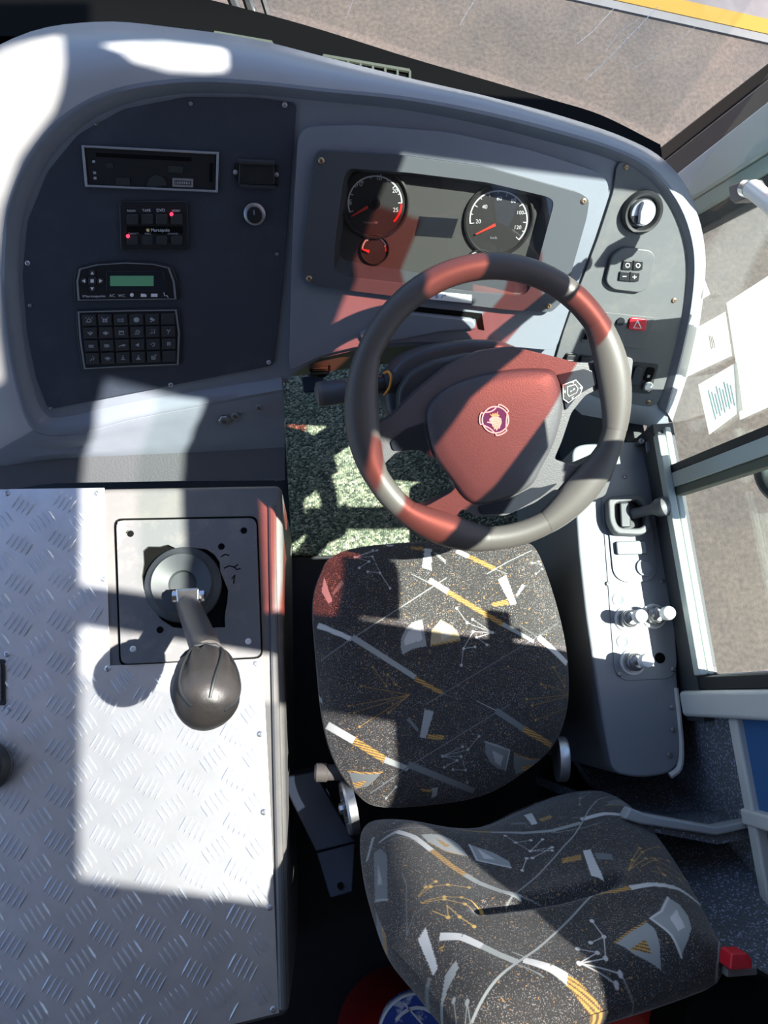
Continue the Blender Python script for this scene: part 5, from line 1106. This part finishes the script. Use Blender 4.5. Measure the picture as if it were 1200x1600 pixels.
# handle at the front of the side window, round mirror edge
gh = thing('grab_handle', 'white grab bar on a taupe bracket in front of the side window', 'handle', atx(1150, 300, .68))
bq = [(1137,291),(1162,281),(1174,300),(1168,309),(1146,318),(1140,312)]
b_ = [atx(*p, .672) for p in bq]; obj('bracket', MB().prism(b_, [p + Vector((.03, 0, 0)) for p in b_]), M['bracket'], gh, bevel=.003)
h0 = atx(1166, 294, .662); h1 = atx(1176, 296, .655); h2 = atx(1230, 338, .62)
obj('ferrule', MB().tube([h0, h0 * .3 + h1 * .7], [.0125, .0125], 16), M['chrome'], gh)
obj('bar', MB().tube([h1, h1 * .9 + h2 * .1, h2], [.0135, .0125, .0125], 16), M['whtpl'], gh)
rm = thing('round_mirror', 'round black-rimmed mirror outside the rear pane of the side window', 'mirror', atx(1216, 730, .78))
c = atx(1232, 731, .78); fm = Frame(c, (-.93, -.1, .35), (0, 1, 0))
obj('rim', MB().lathe(fm, c, [(.062, -.02), (.062, .006), (.056, .010), (.052, .004), (.052, -.01), (0, -.012)], 40), M['blk'], rm)
obj('mirror_glass', MB().lathe(fm, c, [(.0515, -.008), (.0515, .001), (.03, .005), (0, .006)], 40), M['silver'], rm)
# things behind the seat
rc = thing('red_canister', 'dim red plastic canister with worn blue and white label behind the seat', 'canister', at(622, 1612, .012))
c = at(622, 1612, .012)
obj('body', MB().lathe(upf(0), c, [(.10, 0), (.135, .01), (.14, .06), (.14, .20), (.132, .245), (.11, .275), (.07, .295), (.03, .300), (.0, .301)], 48), M['red'], rc)
cl_ = c + Vector((.012, -.055, 0)); tl = Frame(at(652, 1622, .312), (.0, .1, 1))
obj('label', MB().lathe(tl, tl.o, [(.072, -.03), (.072, .001), (.068, .004), (0, .006)], 40), M['bluel'], rc, label='scuffed blue and white label')
obj('label_border', MB().lathe(tl, tl.o, [(.0735, -.01), (.0735, .003), (.070, .005), (.0695, .003)], 40), M['whtpl'], rc)
rw = MB().strip([tl.P(.05 * math.cos(a * .3), .05 * math.sin(a * .3), .0062) for a in range(3, 9)], .006, tl.n); rw.strip([tl.P(-.02, .06, .0062), tl.P(.03, .0, .0062)], .003, tl.n)
obj('label_print', rw, M['whtpl'], rc, smooth=False)
rg = thing('red_bag', 'red bag lying behind the top edge of the seat back', 'bag', at(960, 1610, .3))
bg = [at(*p, .72) for p in ((870,1600),(905,1580),(990,1555),(1062,1540),(1064,1575),(1020,1612),(940,1650))]
obj('body', MB().prism(bg, [p - Vector((0, 0, .7)) for p in bg]), M['redbag'], rg, bevel=.02, seg=4)
bb = thing('belt_buckle', 'seat belt buckle with red release button right of the seat back', 'seat belt', at(1160, 1520, .4))
q = [at(*p, .86) for p in ((1143,1490),(1168,1489),(1177,1500),(1176,1515),(1141,1517))]
obj('release_button', MB().prism(q, [p - Vector((0, 0, .03)) for p in q]), M['redbtn'], bb, bevel=.003, label='red button')
q = [at(*p, .84) for p in ((1136,1514),(1184,1512),(1184,1524),(1136,1528))]
obj('buckle_lip', MB().prism(q, [p - Vector((0, 0, .02)) for p in q]), M['bracket'], bb, bevel=.002)
q = [at(*p, .82) for p in ((1078,1570),(1110,1540),(1135,1518),(1190,1522),(1260,1560),(1260,1660),(1062,1660))]
obj('housing', MB().prism(q, [p - Vector((0, 0, .8)) for p in q]), M['vblk'], bb, bevel=.01)
# ================================================================= UPPER WALL, ROOF, LIGHT SCREEN (above the picture)
XI = .700
def slab(name, y0, y1, z0, z1, lab, m=None): struct(name, MB().box((XI + .004, y0, z0), (XI + .016, y1, z1)), m or M['ceil'], lab, 'wall')
slab('wall_right_header', -.10, .34, 1.79, 2.02, 'header above the driver window')
sdir0 = Vector((math.cos(math.radians(58)) * math.cos(math.radians(13)), -math.cos(math.radians(58)) * math.sin(math.radians(13)), math.sin(math.radians(58))))
def back(p, x): return p + sdir0 * ((x - p.x) / sdir0.x)
hl = [back(DASH.px(*q, -.01), .704) for q in ((150,64),(260,50),(350,66),(386,98),(384,126),(300,132),(240,128),(190,112))]  # added hole, traced back along the sun from the dash's white patch
hl = [Vector((.704, q.y, min(q.z, 2.56))) for q in hl]
struct('wall_right_corner', MB().holed([Vector((.704, y, z)) for y, z in ((.34, 1.74), (.95, 1.74), (.95, 2.60), (.34, 2.60))], [hl], (-.012, 0, 0)), M['ceil'], 'upper front corner of the side wall, hole added for a sun patch', 'wall')
slab('wall_right_post_upper', -.19, -.02, .50, 1.76, 'wide rear post of the driver window')
slab('wall_right_top', -1.3, .34, 2.345, 2.46, 'roof edge rail above the side windows')
slab('wall_right_rear', -1.3, -.53, -.1, 2.46, 'side wall behind the second window')
def upz(p, z): return p + sdir0 * ((z - p.z) / sdir0.z)
nx_ = upz(DASH.px(128, 88, -.02), 2.44).x
cq = [(-1.85,-2.6),(.703,-2.6),(.703,.68),(nx_,.66),(nx_,.80),(.703,.76),(.703,1.0),(-1.85,1.0)]  # edge notch added to let sun onto the upper left dash
hp = [DASH.px(*q, .012) for q in ((150,150),(100,182),(46,252),(16,335),(5,430),(8,520),(18,600))] + [DASH.px(*q, -.03) for q in ((-60,640),(-175,560),(-190,300),(-140,150),(20,50),(140,36))]  # added roof opening, traced back along the sun from the bright dash edge
hp = [upz(p, 2.44) for p in hp]; hp = [Vector((min(p.x, nx_ - .012), min(p.y, .97), 2.47)) for p in hp]
struct('ceiling', MB().holed([Vector((x, y, 2.47)) for x, y in cq], [hp], (0, 0, .02)), M['ceil'], 'light roof lining above the driver', 'ceiling')
w3 = MB().box((.7045, -.53, 1.40), (.7085, -.19, 2.36)); struct('window_3', w3, M['tint'], 'unseen tinted pane of the second side window, added to dim the sun', 'window', smooth=False)  # unseen pane added to dim the sun on the backrest
hh = thing('roof_sun_pane', 'smoked glass roof hatch above the left end of the dashboard', 'added pane', hp[0]); hh['kind'] = 'structure'  # invented pane over the opening that brightens the left dash end
obj('pane', MB().prism([p + Vector((0, 0, .006)) for p in hp], [p + Vector((0, 0, .002)) for p in hp]), M['smoked'], hh, smooth=False)
struct('wall_rear', MB().box((-1.85, -1.36, -.05), (.74, -1.32, 2.46)), M['wall'], 'unseen dark wall behind the driver area, added to cut fill light', 'wall')  # added unseen wall, keeps fill light off the floor and canister
ct = thing('light_screen', 'unseen red screen across the driver window, outlined to tint and block the sun', 'light screen', (.655, .3, 1.1))  # unseen sheets, outlined to cast the red and dark patches below
def cpoly(pts, m, nm, x=.655, n=10):
    q = [Vector((x, y, z)) for y, z in pts]; return obj(nm, MB().prism(q, [p + Vector((.002, 0, 0)) for p in q]), m, ct, smooth=False)
ctl = [(.62, 1.10), (.50, 1.19), (.38, 1.28), (.28, 1.39), (.18, 1.485), (.08, 1.56), (-.05, 1.62)]
hw = [.055, .055, .065, .085, .07, .055, .05]
def band(o0, o1):
    a, b = [], []
    for i, ((y, z), w) in enumerate(zip(ctl, hw)):
        p, q = ctl[max(i - 1, 0)], ctl[min(i + 1, len(ctl) - 1)]; d = Vector((q[0] - p[0], q[1] - p[1])).normalized(); n = Vector((d.y, -d.x))
        if n.y < 0: n = -n
        a.append((y + n.x * o0 * w, z + n.y * o0 * w)); b.append((y + n.x * o1 * w, z + n.y * o1 * w))
    return a, b
def bandobj(o0, o1, m, nm, x):
    a, b = band(o0, o1); A = [Vector((x + .002 * (i % 2), y, z)) for i, (y, z) in enumerate(a)]; B = [Vector((x + .002 * (i % 2), y, z)) for i, (y, z) in enumerate(b)]
    t = Vector((.0015, 0, 0)); return obj(nm, MB().loft([A, B, [p + t for p in B], [p + t for p in A], A]), m, ct, smooth=False)
bandobj(-1, 1, M['sheer'], 'red_filter', .655)
ctl, hw = ctl[2:], hw[2:]
bandobj(-1.8, -1.0, M['blocker'], 'blocker_band', .655)
ctl, hw = [(.62, 1.10), (.50, 1.19)] + ctl, [.055, .055] + hw
a_, _ = band(1.0, 1.0)
cpoly(a_[1:-2] + [(.26, 1.62), (.27, 1.84), (.40, 1.84), (.47, 1.84), (.46, 1.50), (.565, 1.50), (.57, 1.27), (.50, 1.28)], M['blocker'], 'sun_blocker')
cpoly([(-.03, 1.80), (-.03, 1.68), (.10, 1.66), (.255, 1.64), (.265, 1.80)], M['sheer'], 'red_filter')
cpoly([(.47, 1.80), (.46, 1.50), (.66, 1.50), (.66, 1.76), (.52, 1.78)], M['sheer'], 'red_filter')
shade_q = [at(*p, .5) for p in ((536,868),(612,878),(612,970),(512,962))]  # added blocker, outline carried back along the sun from the cushion's dark patch
cpoly([(lambda t: ((p + sdir0 * t).y, (p + sdir0 * t).z))((.65 - p.x) / sdir0.x) for p in shade_q], M['blocker'], 'blocker_patch', .650)
lt = thing('window_latch', 'black latch on the rear edge of the driver window', 'latch', (.66, .0, 1.05))
obj('body', MB().box((.655, -.03, 1.06), (.668, .045, 1.11)), M['blk'], lt, bevel=.003)
obj('tab', MB().box((.650, .0, 1.02), (.660, .02, 1.07)), M['blk'], lt, bevel=.003)

# ================================================================= OUTSIDE
ZG = -.92
gm = MB().add([(-14, -12, ZG), (16, -12, ZG), (16, 18, ZG), (-14, 18, ZG)], [(0, 1, 2, 3)]); struct('ground', gm, M['ground'], 'dusty brown tarmac outside the windows', 'ground')
k0 = at(930, -2, ZG); k1 = at(1200, 58, ZG); kd = (k1 - k0).normalized(); kn_ = Vector((-kd.y, kd.x, 0))
if kn_.y < 0: kn_ = -kn_
def kb_(o0, o1, h, m, nm, lab, cat):
    a, b = k0 - kd * 8, k0 + kd * 6
    t_ = [a + kn_ * o0, b + kn_ * o0, b + kn_ * o1, a + kn_ * o1]; t_ = [Vector((p.x, p.y, ZG + h)) for p in t_]
    return tag(obj(nm, MB().prism(t_, [Vector((p.x, p.y, ZG + .001)) for p in t_]), m), lab, cat)
kb_(-.045, .0, .012, M['kerb'], 'kerb_edge', 'grey concrete edge strip in front of the yellow stripe outside', 'kerb')
kb_(.0, .085, .016, M['yellow'], 'road_stripe', 'bright yellow painted stripe on the ground beyond the windscreen', 'road marking')
kb_(.085, .27, .012, M['pave'], 'pavement_strip', 'mauve grey paved strip behind the yellow stripe outside', 'pavement')
kb_(.27, .80, .02, M['whtpl'], 'pale_slab', 'white slab at the far edge of the view beyond the yellow stripe', 'slab')

# ================================================================= CAMERA AND LIGHT
cam = bpy.data.cameras.new('camera'); co = bpy.data.objects.new('camera', cam); COL.objects.link(co)
cam.sensor_fit = 'VERTICAL'; cam.sensor_height = 24; cam.sensor_width = 18; cam.lens = 24 * F / 1600; cam.clip_start = .02; cam.clip_end = 200
mw = Matrix.Identity(4)
for i, v in enumerate((R3 @ Vector((1, 0, 0)), R3 @ Vector((0, -1, 0)), R3 @ Vector((0, 0, -1)))):
    for r in range(3): mw[r][i] = v[r]
mw.translation = CAM; co.matrix_world = mw; SC.camera = co
EL, AZ = math.radians(58), math.radians(13)
sdir_ = Vector((math.cos(EL) * math.cos(AZ), -math.cos(EL) * math.sin(AZ), math.sin(EL)))
sl = bpy.data.lights.new('sun', 'SUN'); sl.energy = 20; sl.angle = math.radians(.6); sl.color = (1, .965, .90)
so = bpy.data.objects.new('sun', sl); COL.objects.link(so); so.rotation_euler = sdir_.to_track_quat('Z', 'Y').to_euler(); so.location = sdir_ * 12
w = bpy.data.worlds.new('sky'); SC.world = w; w.use_nodes = True; nt = w.node_tree; bg = nt.nodes['Background']
sk = nt.nodes.new('ShaderNodeTexSky'); sk.sky_type = 'NISHITA'; sk.sun_disc = False; sk.sun_elevation = EL; sk.sun_rotation = math.radians(103); sk.air_density = 1.2; sk.dust_density = 1.5
mxw = nt.nodes.new('ShaderNodeMix'); mxw.data_type = 'RGBA'; mxw.blend_type = 'MULTIPLY'; mxw.inputs[0].default_value = 1; mxw.inputs[7].default_value = (.90, .98, 1.14, 1)
nt.links.new(sk.outputs[0], mxw.inputs[6]); nt.links.new(mxw.outputs[2], bg.inputs['Color']); bg.inputs['Strength'].default_value = .245
SC.view_settings.view_transform = 'Standard'; SC.view_settings.look = 'None'; SC.view_settings.gamma = 1; SC.view_settings.exposure = 0; SC.view_settings.use_curve_mapping = False
SC.cycles.max_bounces = 8; SC.cycles.transparent_max_bounces = 16; SC.cycles.caustics_reflective = False; SC.cycles.caustics_refractive = False
